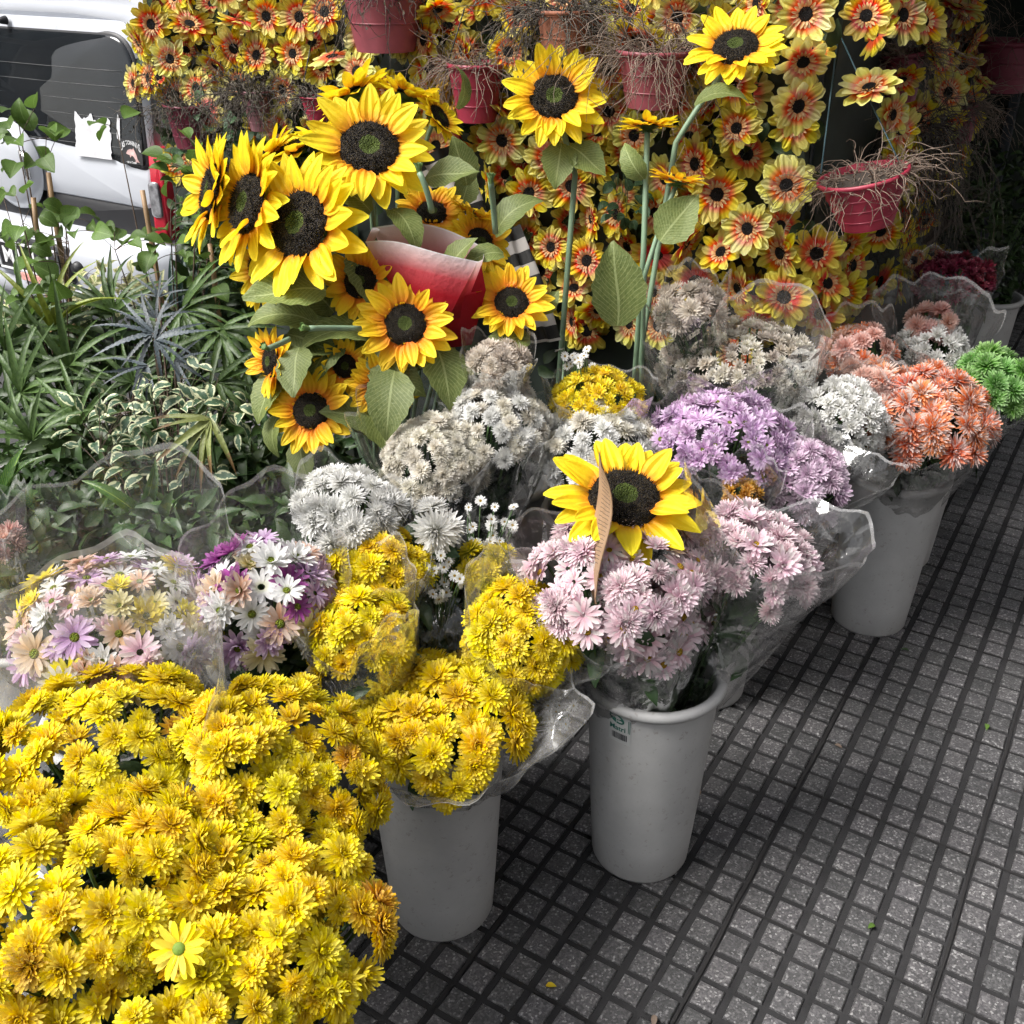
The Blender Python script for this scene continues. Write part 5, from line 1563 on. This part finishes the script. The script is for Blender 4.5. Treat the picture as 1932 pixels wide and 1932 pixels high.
def gerbera(p, n, r, pal, single=True):
    root = thing('artificial_gerbera', p, '', 'gerbera', 'artificial gerberas on the wall')
    rot = basis(n, random.uniform(0, 6.28))
    if single:
        for (cnt, mi, tl0) in ((9, (0, 1), 0), (8, (1, 2), 8)):
            ph = random.uniform(0, 6.28)
            for i in range(cnt):
                a = ph + 2 * math.pi * (i + random.uniform(-.18, .18)) / cnt
                q = np.array([[math.cos(a), -math.sin(a), 0], [math.sin(a), math.cos(a), 0], [0, 0, 1.0]])
                tl = R(tl0 + random.gauss(0, 8)); tr = np.array([[1, 0, 0], [0, math.cos(tl), -math.sin(tl)], [0, math.sin(tl), math.cos(tl)]])
                obj('petal', GP[pal][random.choice(mi)], root, mat4((0, 0, 0), rot @ q @ tr, r * random.uniform(.92, 1.06)))
    else:
        obj('petal_ring', random.choice(GR[pal]), root, mat4((0, 0, 0), rot, r))
    obj('inner_ring', GINM, root, mat4((0, 0, 0), rot, r))
    obj('dark_disc', GDM, root, mat4((0, 0, 0), rot, r))
    GERBS.append((root, pix(p), n))
random.seed(11)
GSIZE = .155
EXPL = [  # pixel, pixel diameter, facing in picture axes, palette
 (1408, 292, 106, (.0, .05, 1), 'g'), (1485, 346, 112, (.05, -.02, 1), 'p'), (1320, 298, 88, (-.15, .2, .95), 'g'), (1540, 480, 110, (-.05, .0, 1), 'g'), (1478, 562, 112, (0, .1, 1), 'g'),
 (1418, 548, 98, (.1, .15, .95), 'g'), (1546, 592, 96, (.1, -.2, .95), 'g'), (1375, 410, 86, (.25, .1, .95), 'g'), (1418, 418, 80, (.0, .45, .85), 'g'), (1472, 426, 84, (.1, .1, .97), 'g'),
 (1400, 468, 92, (.0, .55, .8), 'g'), (1532, 100, 88, (.1, .3, .9), 'g'), (1510, 160, 90, (.45, .05, .85), 'p'), (1592, 48, 104, (-.1, .35, .9), 'g'), (1640, 30, 92, (.35, .2, .9), 'g'),
 (1408, 178, 108, (.05, .0, 1), 'p'), (1300, 258, 82, (-.4, .2, .85), 'g'), (1582, 190, 98, (.2, .3, .9), 'g'), (1618, 150, 90, (.3, .1, .9), 'g'), (1350, 470, 88, (-.75, .05, .6), 'g'),
 (1075, 420, 84, (.1, .15, .95), 'g'), (1052, 468, 92, (.1, .0, .97), 'p'), (1018, 512, 92, (-.05, -.1, .97), 'g'), (1106, 625, 92, (0, .05, 1), 'g'), (920, 268, 84, (.1, .2, .95), 'g'),
 (318, 98, 68, (.1, .05, 1), 'p'), (300, 145, 74, (-.2, .1, .95), 'g'), (400, 8, 62, (.1, .2, .95), 'p'), (437, 38, 66, (.1, .15, .95), 'g'), (455, 97, 86, (.0, .05, 1), 'p'),
 (408, 134, 80, (.05, .1, 1), 'p'), (492, 62, 76, (.3, .2, .9), 'p'), (532, 105, 80, (.45, .1, .85), 'p'), (590, 82, 78, (-.2, .25, .9), 'g'), (588, 130, 76, (.1, .1, .97), 'p'),
 (845, 50, 86, (.1, .45, .85), 'g'), (812, 8, 92, (.0, -.2, .95), 'p'), (300, 20, 66, (.2, .1, .95), 'p'), (372, 62, 72, (-.1, .5, .85), 'g'), (350, 95, 66, (.5, .3, .8), 'g'),
 (1190, 18, 92, (.1, .3, .9), 'g'), (1140, 40, 80, (-.1, .3, .9), 'g'), (965, 22, 84, (.15, .25, .92), 'g'), (905, 20, 84, (-.2, .3, .9), 'g'), (1110, 300, 84, (.1, .1, .95), 'g'),
 (1180, 285, 84, (.2, .1, .95), 'g'), (985, 300, 84, (.1, .1, .95), 'g'), (955, 330, 84, (-.1, .0, .95), 'g'), (1130, 250, 80, (-.3, .1, .9), 'g'), (1560, 535, 92, (.3, .0, .9), 'g'),
 (1310, 320, 78, (-.1, -.1, .95), 'g'), (1620, 545, 84, (.4, .1, .85), 'g'), (1600, 610, 80, (.35, .1, .85), 'g'), (1485, 20, 84, (.0, -.3, .9), 'p'), (540, 30, 74, (-.2, .2, .9), 'g'),
]
taken = []
NW = -E1
for (x, y, dia, face, pal) in EXPL:
    d = min(.165 * FPX / dia, wd(x, y, .05))
    d = max(d, wd(x, y, .30))
    if x > 1565: d = .165 * FPX / dia * 1.02
    p = P(x, y, d)
    gerbera(p, camdir(*face), dia / FPX * d / 2 * 1.04, pal)
    taken.append(p)
def fill(e1_off, b0, b1, z0, z1, tries, mind, face_wall, pal='g', onfront=False, single=False, cap=999):
    cnt = 0
    for _ in range(tries):
        if cnt >= cap: break
        b = random.uniform(b0, b1); z = random.uniform(z0, z1)
        p = W(WALL - e1_off - random.uniform(0, .05), b, z) if not onfront else W(b, KB1 + e1_off + random.uniform(0, .05), z)
        x, y = pix(p)
        if y > 760 or y < -70 or x > 1890 or x < 245: continue
        if (x < 300 and y > 165) or (x < 335 and y > 235) or (1526 < x < 1552 and not onfront): continue
        if any(abs(x - q[0]) < 62 and -15 < y - q[1] < 95 for q, _l in POTS[:7]) and random.random() < .85: continue
        if 420 < x < 800 and 250 < y: continue              # wholly behind the sunflower cluster
        if 300 < x < 480 and y > 320: continue
        if any(np.linalg.norm(p - q) < mind for q in taken): continue
        n = nrm(face_wall + np.array([0, 0, -.05]) + rng.normal(0, .46, 3))
        gerbera(p, n, GSIZE / 2 * random.uniform(.84, 1.08), random.choice('ggp') if x < 700 else random.choice('gggp'), single)
        taken.append(p); cnt += 1
fill(.06, WALL - .05, WALL + 1.5, .70, 1.95, 2500, .115, nrm(E2 - .6 * E1), onfront=True, cap=52)
fill(.12, KB0 + .03, KB1 - .02, .70, 1.95, 4000, .102, NW, cap=max(0, 298 - len(GERBS)))
fill(.05, KB0 + .03, KB1 - .02, .66, 1.95, 4000, .096, NW, cap=max(0, 298 - len(GERBS)))

# name every gerbera by the thing it hangs nearest to
LAND = [(px_, s_) for px_, s_ in (((722, 30), 'the big pot cut by the top edge'), ((1065, 50), 'the terracotta pot'), ((898, 160), 'the crimson ribbed pot'), ((1237, 140), 'the mauve red ribbed pot'),
        ((602, 195), 'the low crimson pot'), ((483, 200), 'the faded pink pot'), ((356, 225), 'the maroon ivy pot'), ((1628, 370), 'the askew crimson pot'), ((1702, 140), 'the shaded maroon pot'),
        ((1815, 225), 'the small maroon pot'), ((1698, 280), 'the root-veiled brown pot'), ((1045, 185), 'the tall single sunflower'), ((1388, 92), 'the top right sunflower'), ((1540, 250), 'the corner post'),
        ((262, 120), "the van's roof corner"), ((1222, 236), 'the side-view sunflower'), ((1165, 545), 'the large spotted leaf'), ((870, 330), 'the striped paper'), ((697, 282), 'the largest cluster sunflower'))]
ORD = ['nearest'] + [w + ' nearest' for w in 'second third fourth fifth sixth seventh eighth ninth tenth eleventh twelfth thirteenth fourteenth fifteenth sixteenth seventeenth eighteenth nineteenth twentieth'.split()] + ['%dth nearest' % q for q in range(21, 60)]
cells = {}
for root, (x, y), n in GERBS:
    ds = sorted((math.hypot(x - lx, y - ly), i) for i, ((lx, ly), s) in enumerate(LAND))
    dist, i = ds[0]
    dx, dy = x - LAND[i][0][0], y - LAND[i][0][1]
    rel = ('right of' if dx > 0 else 'left of') if abs(dx) > abs(dy) else ('below' if dy > 0 else 'above')
    if dist < 45: rel = 'behind'
    cells.setdefault((i, rel), []).append((dist, root))
for (i, rel), lst in cells.items():
    lst.sort(key=lambda q: q[0])
    for k, (_, root) in enumerate(lst):
        root['label'] = 'orange-ringed gerbera, %s %s %s' % (ORD[k], rel, LAND[i][1]) if len(lst) > 1 else 'orange-ringed gerbera, the only one %s %s' % (rel, LAND[i][1])

# dark leafy backing and a few ivy sprays between the blooms
IVY = leaf_mat('ivy_leaf', (0.03, 0.075, 0.03), (0.07, 0.14, 0.06), .2, .4, vein=(.12, .2, .1))
BACKL = leaf_mat('dark_backing_leaf', (0.012, 0.028, 0.010), (0.04, 0.07, 0.02), .1, .5)
mb = MB()
for _ in range(900):
    b, z = random.uniform(KB0, KB1), random.uniform(.4, 1.95)
    V, F, T, U = petal(random.uniform(.05, .10), random.uniform(.03, .05), 5, 3, R(20), R(-30), .2, 'leaf')
    mb.add(V @ basis(nrm(NW + rng.normal(0, .5, 3)), random.uniform(0, 6.28)).T + W(WALL - random.uniform(.01, .06), b, z), F, 0, T, U)
obj('wall_greenery', mb.mesh('wall_greenery', BACKL), None, None, 'dark green leaves between the gerberas on the kiosk wall', 'greenery', kind='stuff')

# ------------------------------------------------------------------ potted plants at the left, between kiosk and street
POTB = plain_mat('black_nursery_pot', (0.014, 0.014, 0.015), .55)
BARK = plain_mat('brown_twig_bark', (0.07, 0.045, 0.03), .8, nscale=25, namp=.3)
BAMB = plain_mat('bamboo_cane', (0.30, 0.19, 0.10), .55, nscale=14, namp=.25)
GSTEM = plain_mat('green_plant_stem', (0.05, 0.09, 0.03), .55)
VINE = leaf_mat('vine_leaf', (0.055, 0.115, 0.018), (0.12, 0.20, 0.035), .35, .35, vein=(.16, .24, .07))
PALM = leaf_mat('palm_leaflet', (0.038, 0.078, 0.018), (0.09, 0.145, 0.038), .25, .4, rv=.35)
PALMY = leaf_mat('yellowing_palm_leaflet', (0.13, 0.16, 0.035), (0.22, 0.24, 0.075), .25, .45, tipbrown=.22)
STRAP = leaf_mat('lime_strap_leaf', (0.15, 0.19, 0.02), (0.26, 0.30, 0.04), .3, .4)
ARAL = leaf_mat('false_aralia_leaflet', (0.030, 0.044, 0.050), (0.065, 0.08, 0.09), .08, .4, rv=.3)
VARI = leaf_mat('variegated_ficus_leaf', (0.035, 0.085, 0.045), (0.085, 0.15, 0.085), .25, .35, edge=(0.55, 0.57, 0.36), edgew=.62)
PALE = leaf_mat('cream_variegated_leaf', (0.14, 0.19, 0.06), (0.36, 0.38, 0.16), .3, .4, edge=(0.60, 0.58, 0.33), edgew=.35)
DRAC = leaf_mat('dracaena_leaf', (0.025, 0.075, 0.015), (0.06, 0.13, 0.03), .25, .3, vein=(.22, .28, .05))
SANS = leaf_mat('sansevieria_leaf', (0.012, 0.032, 0.026), (0.03, 0.065, 0.05), .05, .4)
def lm(m, L, w, prof, a0, a1, cup=.15, nl=7, nw=3, wav=.02, serr=0.0):
    V, F, T, U = petal(L, w, nl, nw, R(a0), R(a1), cup, prof, wav=wav)
    if serr:
        V = V.copy()
        for i in range(1, nl - 1):
            k = 1 + (serr if i % 2 else -serr * .6)
            V[i * nw, 0] *= k; V[i * nw + nw - 1, 0] *= k
    return MB().add(V, F, 0, T, U).mesh('leaf', m)
LV = {
 'vine': [lm(VINE, 1, .82, 'leaf', 20, -25, .2), lm(VINE, 1, .72, 'leaf', 30, -50, .25), lm(VINE, 1, .9, 'leaf', 5, -15, .3)],
 'palm': [lm(PALM, 1, .085, 'blade', 30, -40, .3, 9), lm(PALM, 1, .075, 'blade', 20, -65, .3, 9), lm(PALM, 1, .095, 'blade', 15, -10, .3, 9)],
 'palmy': [lm(PALMY, 1, .11, 'blade', 10, -20, .3, 9), lm(PALMY, 1, .10, 'blade', 5, -35, .3, 9)],
 'strap': [lm(STRAP, 1, .06, 'blade', 40, -50, .3, 11)],
 'aral': [lm(ARAL, 1, .085, 'blade', 12, -22, .1, 25, 3, .02, .34), lm(ARAL, 1, .075, 'blade', 4, -40, .1, 25, 3, .02, .34)],
 'vari': [lm(VARI, 1, .46, 'leaf', 15, -45, .2), lm(VARI, 1, .42, 'leaf', 5, -30, .25), lm(VARI, 1, .5, 'leaf', 25, -60, .15)],
 'pale': [lm(PALE, 1, .42, 'leaf', 25, -50, .25), lm(PALE, 1, .36, 'leaf', 10, -40, .25)],
 'drac': [lm(DRAC, 1, .22, 'blade', 40, -45, .25, 12, 5), lm(DRAC, 1, .26, 'blade', 25, -30, .25, 12, 5)],
 'sans': [lm(SANS, 1, .13, 'blade', 3, -3, .3, 8, 5)],
 'ivy': [lm(IVY, 1, .85, 'leaf', 20, -25, .2), lm(IVY, 1, .75, 'leaf', 10, -45, .2)],
}
def orient(y, z):
    y = nrm(y); z = nrm(z - y * np.dot(z, y) + 1e-6); x = np.cross(y, z)
    return np.stack([x, y, z], 1)
def plant(name, label, base, cat='plant', potr=.12, poth=.22, pm=None, group=None):
    base = np.asarray(base, float)
    root = thing(name, base, label, cat, group)
    mb = MB()
    lathe(mb, [(.001, .002), (potr * .72, .002), (potr * .98, poth * .9), (potr * 1.06, poth * .91), (potr * 1.06, poth), (potr * .98, poth), (potr * .9, poth * .8), (.001, poth * .8)], 28)
    obj('pot', mb.mesh('pot', pm or POTB), root)
    return root
def leaf_cloud(root, base, lst, kind, n, size, flow=(0, -1, .25), stemm=GSTEM, spread=.7, nstem=8, dj=.10, droop=.35, seed=0, origin=None, rad=.0015):
    """leaves in picture ellipses (x, y, rx, ry, depth); shoots lead to them from the pot"""
    random.seed(seed)
    base = np.asarray(base, float)
    org = base + UP * .2 if origin is None else np.asarray(origin, float)
    mb = MB()
    tot = sum(q[2] * q[3] for q in lst)
    for (x, y, rx, ry, d) in lst:
        cen = P(x, y, d)
        k = max(2, round(n * rx * ry / tot))
        st_ = []
        for s in range(max(1, round(nstem * rx * ry / tot))):
            a = random.uniform(0, 6.28); f = math.sqrt(random.random()) * .9
            tip = P(x + rx * f * math.cos(a), y + ry * f * math.sin(a), d + random.uniform(-dj, dj))
            c = bez(org, org * .45 + tip * .55 + UP * (.10 + .1 * random.random()), tip, 12)
            st_.append(c)
            tube(mb, c - base, np.linspace(rad * 2.0, rad * .6, 12), 5, 0, False)
        for i in range(k):
            a = random.uniform(0, 6.28); f = math.sqrt(random.random())
            p = P(x + rx * f * math.cos(a), y + ry * f * math.sin(a), d + random.uniform(-dj, dj))
            allp = np.vstack([c[4:] for c in st_])
            q = allp[np.argmin(np.linalg.norm(allp - p, axis=1))]
            out = p - q
            if np.linalg.norm(out) > size * 1.2:             # petiole back to the shoot
                tube(mb, bez(q - base, (q * .5 + p * .5) - base + UP * .01, p - base, 5), rad * .5, 4, 0, False)
            y_ = nrm(nrm(out) * spread + nrm(p - cen) * .4 + camdir(*flow) * droop + rng.normal(0, .35, 3))
            z_ = nrm(UP * .7 + camdir(0, 0, 1) * .7 + rng.normal(0, .3, 3))
            obj('leaf', random.choice(LV[kind]), root, mat4(p - base, orient(y_, z_), size * random.uniform(.7, 1.2)))
    obj('stem_bundle', mb.mesh('stem_bundle', stemm), root)
def fan(root, base, hub, dirs, kind, size, seed=0, stemm=GSTEM, face=(0, .4, .9), jit=.08):
    random.seed(seed)
    base = np.asarray(base, float)
    mb = MB(); tube(mb, bez(np.zeros(3) + UP * .2, (hub - base) * .55 + UP * .15, hub - base, 10), [.004] * 5 + [.003] * 5, 6)
    obj('stalk', mb.mesh('stalk', stemm), root)
    for (nx, ny, nz) in dirs:
        y_ = nrm(camdir(nx, ny, nz) + rng.normal(0, jit, 3))
        obj('leaf', random.choice(LV[kind]), root, mat4(hub - base, orient(y_, camdir(*face) + rng.normal(0, .2, 3)), size * random.uniform(.8, 1.12)))
def cane(root, base, p0, p1, r=.008):
    mb = MB(); pts = [p0 + (p1 - p0) * t + rng.normal(0, .0015, 3) for t in np.linspace(0, 1, 14)]
    rr = [r * (1.16 if i % 4 == 3 else 1) * (1 - .12 * i / 13) for i in range(14)]
    tube(mb, np.array(pts) - base, rr, 10); obj('cane', mb.mesh('cane', BAMB), root)
def ring_dirs(n, a0, a1, nz=.25):
    return [(math.cos(R(a)), math.sin(R(a)), nz * random.uniform(-.4, 1.2)) for a in np.linspace(a0, a1, n)]

def ground_below(px, d): return P(px[0], px[1], d) * [1, 1, 0]
# climbing plant on canes, far left
b = ground_below((85, 600), 3.0)
v1 = plant('climbing_plant', 'leafy climber tied to two bamboo canes in front of the van', b)
cane(v1, b, P(72, 640, 3.0) * [1, 1, 0] + UP * .15, P(62, 372, 2.98)); cane(v1, b, P(128, 640, 3.02) * [1, 1, 0] + UP * .15, P(90, 326, 3.0))
leaf_cloud(v1, b, [(62, 270, 45, 80, 2.98), (45, 400, 50, 70, 2.95), (95, 470, 60, 60, 2.95), (30, 230, 35, 30, 2.98), (150, 415, 40, 35, 2.98), (85, 560, 70, 50, 2.92)], 'vine', 66, .066, stemm=BARK, nstem=9, seed=1, rad=.0024)
# climber with a single cane, middle
b = ground_below((300, 600), 3.05)
v2 = plant('climbing_plant', 'leafy climber on one leaning cane beside the tail lamp', b)
cane(v2, b, P(322, 640, 3.05) * [1, 1, 0] + UP * .15, P(268, 360, 3.0)); cane(v2, b, P(415, 640, 3.2) * [1, 1, 0] + UP * .15, P(396, 460, 3.15))
leaf_cloud(v2, b, [(345, 300, 40, 45, 3.05), (355, 370, 40, 70, 3.1), (235, 450, 45, 30, 3.0), (215, 230, 28, 18, 3.05), (300, 470, 40, 40, 3.05), (400, 350, 30, 60, 3.2), (400, 510, 50, 40, 3.2)], 'vine', 72, .062, stemm=BARK, nstem=9, seed=2, rad=.0022)
# cream variegated shrub in front of the bumper
b = ground_below((205, 600), 3.35)
v3 = plant('variegated_shrub', 'cream variegated shrub below the white bumper', b)
leaf_cloud(v3, b, [(205, 545, 75, 42, 3.3), (150, 575, 50, 30, 3.25), (20, 590, 40, 25, 3.1), (290, 560, 40, 30, 3.3)], 'pale', 150, .052, stemm=BARK, nstem=12, seed=3)
# sansevieria
b = ground_below((345, 560), 3.3)
v4 = plant('snake_plant', 'dark snake plant blades behind the leaning cane', b)
for (x0, x1, yt, L) in ((330, 322, 480, .34), (345, 348, 470, .36), (362, 372, 492, .32), (385, 392, 505, .3)):
    p = P(x0, 590, 3.25); q = P(x1, yt, 3.3)
    obj('leaf', LV['sans'][0], v4, mat4(p - b, orient(q - p, camdir(0, 0, 1)), np.linalg.norm(q - p) * 1.05))
# palms
b = ground_below((180, 720), 2.85)
v5 = plant('parlour_palm', 'dark green feathery palm behind the false aralia', b, potr=.15, poth=.26)
random.seed(4)
for i, (x, y, d, a0, a1, n, L) in enumerate(((60, 610, 2.9, -60, 200, 13, .21), (215, 590, 2.9, -20, 200, 13, .21), (345, 585, 2.85, -110, 60, 12, .23), (420, 620, 2.8, -150, 20, 11, .22), (40, 740, 2.75, -100, 120, 11, .24), (130, 690, 2.8, -40, 220, 11, .22), (410, 720, 2.75, -150, 30, 10, .2), (250, 720, 2.85, -60, 240, 10, .2), (10, 660, 2.8, -80, 100, 9, .24), (470, 690, 2.8, 130, 300, 9, .18), (150, 800, 2.7, 20, 200, 9, .2), (60, 830, 2.65, 10, 190, 10, .2))):
    fan(v5, b, P(x, y, d), ring_dirs(n, a0, a1), 'palm', L, seed=50 + i)
v6b = ground_below((130, 640), 2.95)
v6 = plant('strap_leaf_plant', 'lime green strap-leaved plant arching in front of the cream shrub', v6b)
fan(v6, v6b, P(105, 625, 2.9), [(.75, .65, .2), (.9, .35, .25), (.3, .9, .2), (-.6, .7, .2), (.55, .8, .1), (-.3, .9, .2)], 'strap', .27, seed=70)
# false aralia
b = ground_below((292, 760), 2.62)
v7 = plant('false_aralia', 'false aralia with dark grey saw-edged fingers in the middle of the greenery', b)
for i, (x, y, d, a0, a1, n, L) in enumerate(((288, 628, 2.6, 110, 250, 8, .17), (292, 640, 2.58, -70, 70, 8, .16), (278, 690, 2.58, 170, 290, 7, .13), (295, 600, 2.62, 20, 160, 7, .12), (330, 680, 2.6, -80, 40, 6, .12), (300, 560, 2.7, 10, 170, 7, .10))):
    fan(v7, b, P(x, y, d), ring_dirs(n, a0, a1, .3), 'aral', L * .88, seed=80 + i, stemm=BARK)
# variegated ficus
b = ground_below((290, 880), 2.45)
v8 = plant('variegated_ficus', 'white-edged variegated ficus in front of the palms', b)
leaf_cloud(v8, b, [(285, 790, 95, 70, 2.5), (190, 800, 70, 60, 2.5), (390, 750, 60, 60, 2.52), (250, 880, 70, 45, 2.45), (430, 790, 40, 40, 2.5), (340, 720, 60, 40, 2.55), (370, 890, 40, 30, 2.45)], 'vari', 130, .052, stemm=BARK, nstem=16, seed=8)
# yellowing palm fan hanging down
b = ground_below((400, 900), 2.5)
v9 = plant('fan_palm', 'yellowing fan palm with brown leaf tips hanging over the flowers', b, potr=.10)
fan(v9, b, P(396, 792, 2.40), [(-.75, -.65, .3), (-.5, -.85, .35), (-.28, -.95, .3), (-.12, -.98, .35), (.15, -.95, .35), (.5, -.8, .3), (-.9, -.2, .3), (-.95, .12, .2)], 'palmy', .165, seed=90, face=(.0, .5, .8), jit=.04)
# broad dracaena leaves low down
b = ground_below((60, 980), 2.35)
v10 = plant('dracaena', 'broad arching dracaena leaves at the left edge above the sleeves', b, potr=.1)
fan(v10, b, P(20, 960, 2.28), [(.65, .55, .3), (.9, .15, .3), (-.3, .9, .2), (-.8, .4, .3), (.35, .8, .2), (.8, -.35, .4)], 'drac', .19, seed=91)
b = ground_below((330, 1020), 2.25)
v11 = plant('dracaena', 'single broad dark dracaena beside the mixed daisy sleeve', b, potr=.1)
fan(v11, b, P(265, 975, 2.25), [(.92, -.2, .3), (.75, -.5, .35), (-.6, .5, .2), (.3, .8, .1), (-.5, -.4, .3), (.9, .2, .2)], 'drac', .16, seed=92)
# ivy sprays on the wall
def ivy(label, x, y, rx, ry, n, sz, seed):
    d = wd(x, y, .22)
    bb = P(x, y - ry, d)
    r = thing('ivy_spray', bb, label, 'ivy', 'ivy sprays')
    leaf_cloud(r, bb, [(x, y, rx, ry, d)], 'ivy', n, sz, nstem=4, dj=.05, seed=seed, origin=bb)
ivy('green ivy spilling from the maroon pot', 385, 225, 40, 40, 14, .06, 1)
ivy('green ivy trailing down beside the faded pink pot', 480, 240, 45, 25, 14, .055, 2)
ivy('round-leaved creeper between the tall stems and the striped paper', 1180, 380, 40, 45, 26, .035, 3)
ivy('dark ivy filling the gap below the maroon pot', 390, 300, 60, 40, 26, .06, 4)
# dense low greenery behind and under everything, too fine to count
def mass(name, label, boxes, n, m, L, seed):
    random.seed(seed)
    mb = MB()
    tot = sum(q[6] for q in boxes)
    for (x, y, rx, ry, d0, d1, wgt) in boxes:
        for _ in range(int(n * wgt / tot)):
            a = random.uniform(0, 6.28); f = math.sqrt(random.random())
            p = P(x + rx * f * math.cos(a), y + ry * f * math.sin(a), random.uniform(d0, d1))
            if p[2] < .03: continue
            V, F, T, U = petal(L * random.uniform(.6, 1.3), L * random.uniform(.25, .5), 4, 3, R(25), R(-35), .2, 'leaf')
            mb.add(V @ basis(nrm(rng.normal(0, .7, 3) + UP * .8 + camdir(0, 0, 1) * .4), random.uniform(0, 6.28)).T + p, F, 0, T, U)
    return obj(name, mb.mesh(name, m), None, None, label, 'greenery', kind='stuff')
DARKL = leaf_mat('deep_green_leaf', (0.018, 0.042, 0.010), (0.048, 0.088, 0.022), .2, .45)
mass('low_greenery', 'dense dark green foliage filling the ground between the potted plants', [(240, 720, 280, 150, 2.95, 3.3, 5), (240, 900, 280, 90, 2.6, 3.0, 4), (420, 560, 80, 90, 3.2, 3.6, 2), (520, 880, 140, 80, 2.6, 2.9, 2), (400, 420, 60, 60, 3.4, 3.8, 1.4), (60, 640, 90, 60, 3.1, 3.5, 1.5), (560, 980, 100, 50, 2.3, 2.6, 1), (60, 1010, 140, 70, 2.15, 2.5, 2.5), (330, 1010, 120, 50, 2.15, 2.45, 2)], 4600, DARKL, .07, 1)
# far right, inside the shade
b = BKPOS['bfar'] + [0, 0, .3]
fg = thing('dark_greenery_bunch', b, 'bunch of dark green filler foliage in the farthest bucket', 'flower bunch')
random.seed(9)
mb = MB()
for _ in range(900):
    h = random.random()
    r = (.10 + .16 * h) * math.sqrt(random.random()); a = random.uniform(0, 6.28)
    V, F, T, U = petal(random.uniform(.03, .06), .02, 4, 3, R(25), R(-30), .2, 'leaf')
    mb.add(V @ basis(nrm(rng.normal(0, .6, 3) + UP * .5), random.uniform(0, 6.28)).T + np.array([r * math.cos(a), r * math.sin(a), .15 + h * .62]), F, 0, T, U)
obj('foliage', mb.mesh('foliage', DARKL), fg, kind='stuff')
mb = MB()
for _ in range(14):
    a = random.uniform(0, 6.28); tube(mb, bez(np.zeros(3), [0, 0, .3], [.16 * math.cos(a), .16 * math.sin(a), .6], 6), .003, 5)
obj('stem_bundle', mb.mesh('stem_bundle', STEM), fg)
# dried orange sprays hanging in the shade
def dried(label, px, rx, ry, d, n, m, seed):
    random.seed(seed)
    c = P(px[0], px[1] - ry, d)
    r = thing('dried_spray', c, label, 'dried flowers')
    mb, ms = MB(), MB()
    for _ in range(n):
        a = random.uniform(0, 6.28); f = math.sqrt(random.random())
        p = P(px[0] + rx * f * math.cos(a), px[1] + ry * f * math.sin(a), d + random.uniform(-.06, .06)) - c
        V, F, T, U = petal(.022, .014, 3, 3, R(20), R(-20), .2, 'leaf')
        mb.add(V @ basis(rng.normal(0, 1, 3)).T + p, F, 0, T, U)
        if _ % 4 == 0: tube(ms, bez(np.zeros(3), p * .5 + rng.normal(0, .02, 3), p, 5), .0008, 3, 0, False)
    obj('florets', mb.mesh('florets', m), r, kind='stuff'); obj('twig', ms.mesh('twig', TWIG), r)
dried('dried rust-orange spray hanging high in the shade', (1800, 75), 45, 75, 3.75, 420, plain_mat('rust_floret', (.30, .10, .03), .7, nscale=30, namp=.5), 1)
dried('dried yellow-orange spray behind the upper gerberas', (840, 200), 25, 55, wd(840, 200, .2), 160, plain_mat('gold_floret', (.55, .32, .03), .7, nscale=30, namp=.4), 2)
TEALP = plain_mat('teal_foil', (.03, .09, .12), .3, nscale=12, namp=.4)
sheet('foil_wrap', 'crumpled teal foil behind the maroon roses', [P(1775, 470, 3.55), P(1850, 462, 3.6), P(1865, 540, 3.5), P(1770, 540, 3.45)], TEALP, fold=.03, seed=7)

# litter on the pavement
random.seed(21)
LIT = [(1575, 1405, 'brown dry leaf scrap on the paving below the right-hand bucket', TWIG), (1862, 1366, 'little green leaf in a paving groove at right', VINE), (1030, 1860, 'yellow petal on the dark paving near the bottom', YEL),
       (1235, 1935 - 20, 'brown curled petal at the bottom edge of the paving', TWIG), (1715, 1228, 'dark crumb of leaf beside the right-hand bucket', BACKL), (1650, 1745, 'tiny green tuft in a groove of the paving', VINE), (1320, 1500, 'pale stalk lying on the paving by the centre bucket', TWIG)]
for (x, y, lab, m) in LIT:
    p = G(x, y, .009)
    V, F, T, U = petal(random.uniform(.018, .03), .012, 5, 3, R(15), R(-20), .3, 'leaf')
    obj('fallen_leaf', MB().add(V, F, 0, T, U).mesh('fallen_leaf', m), None, mat4(p, basis(UP, random.uniform(0, 6.28))), lab, 'leaf', 'scraps on the pavement')
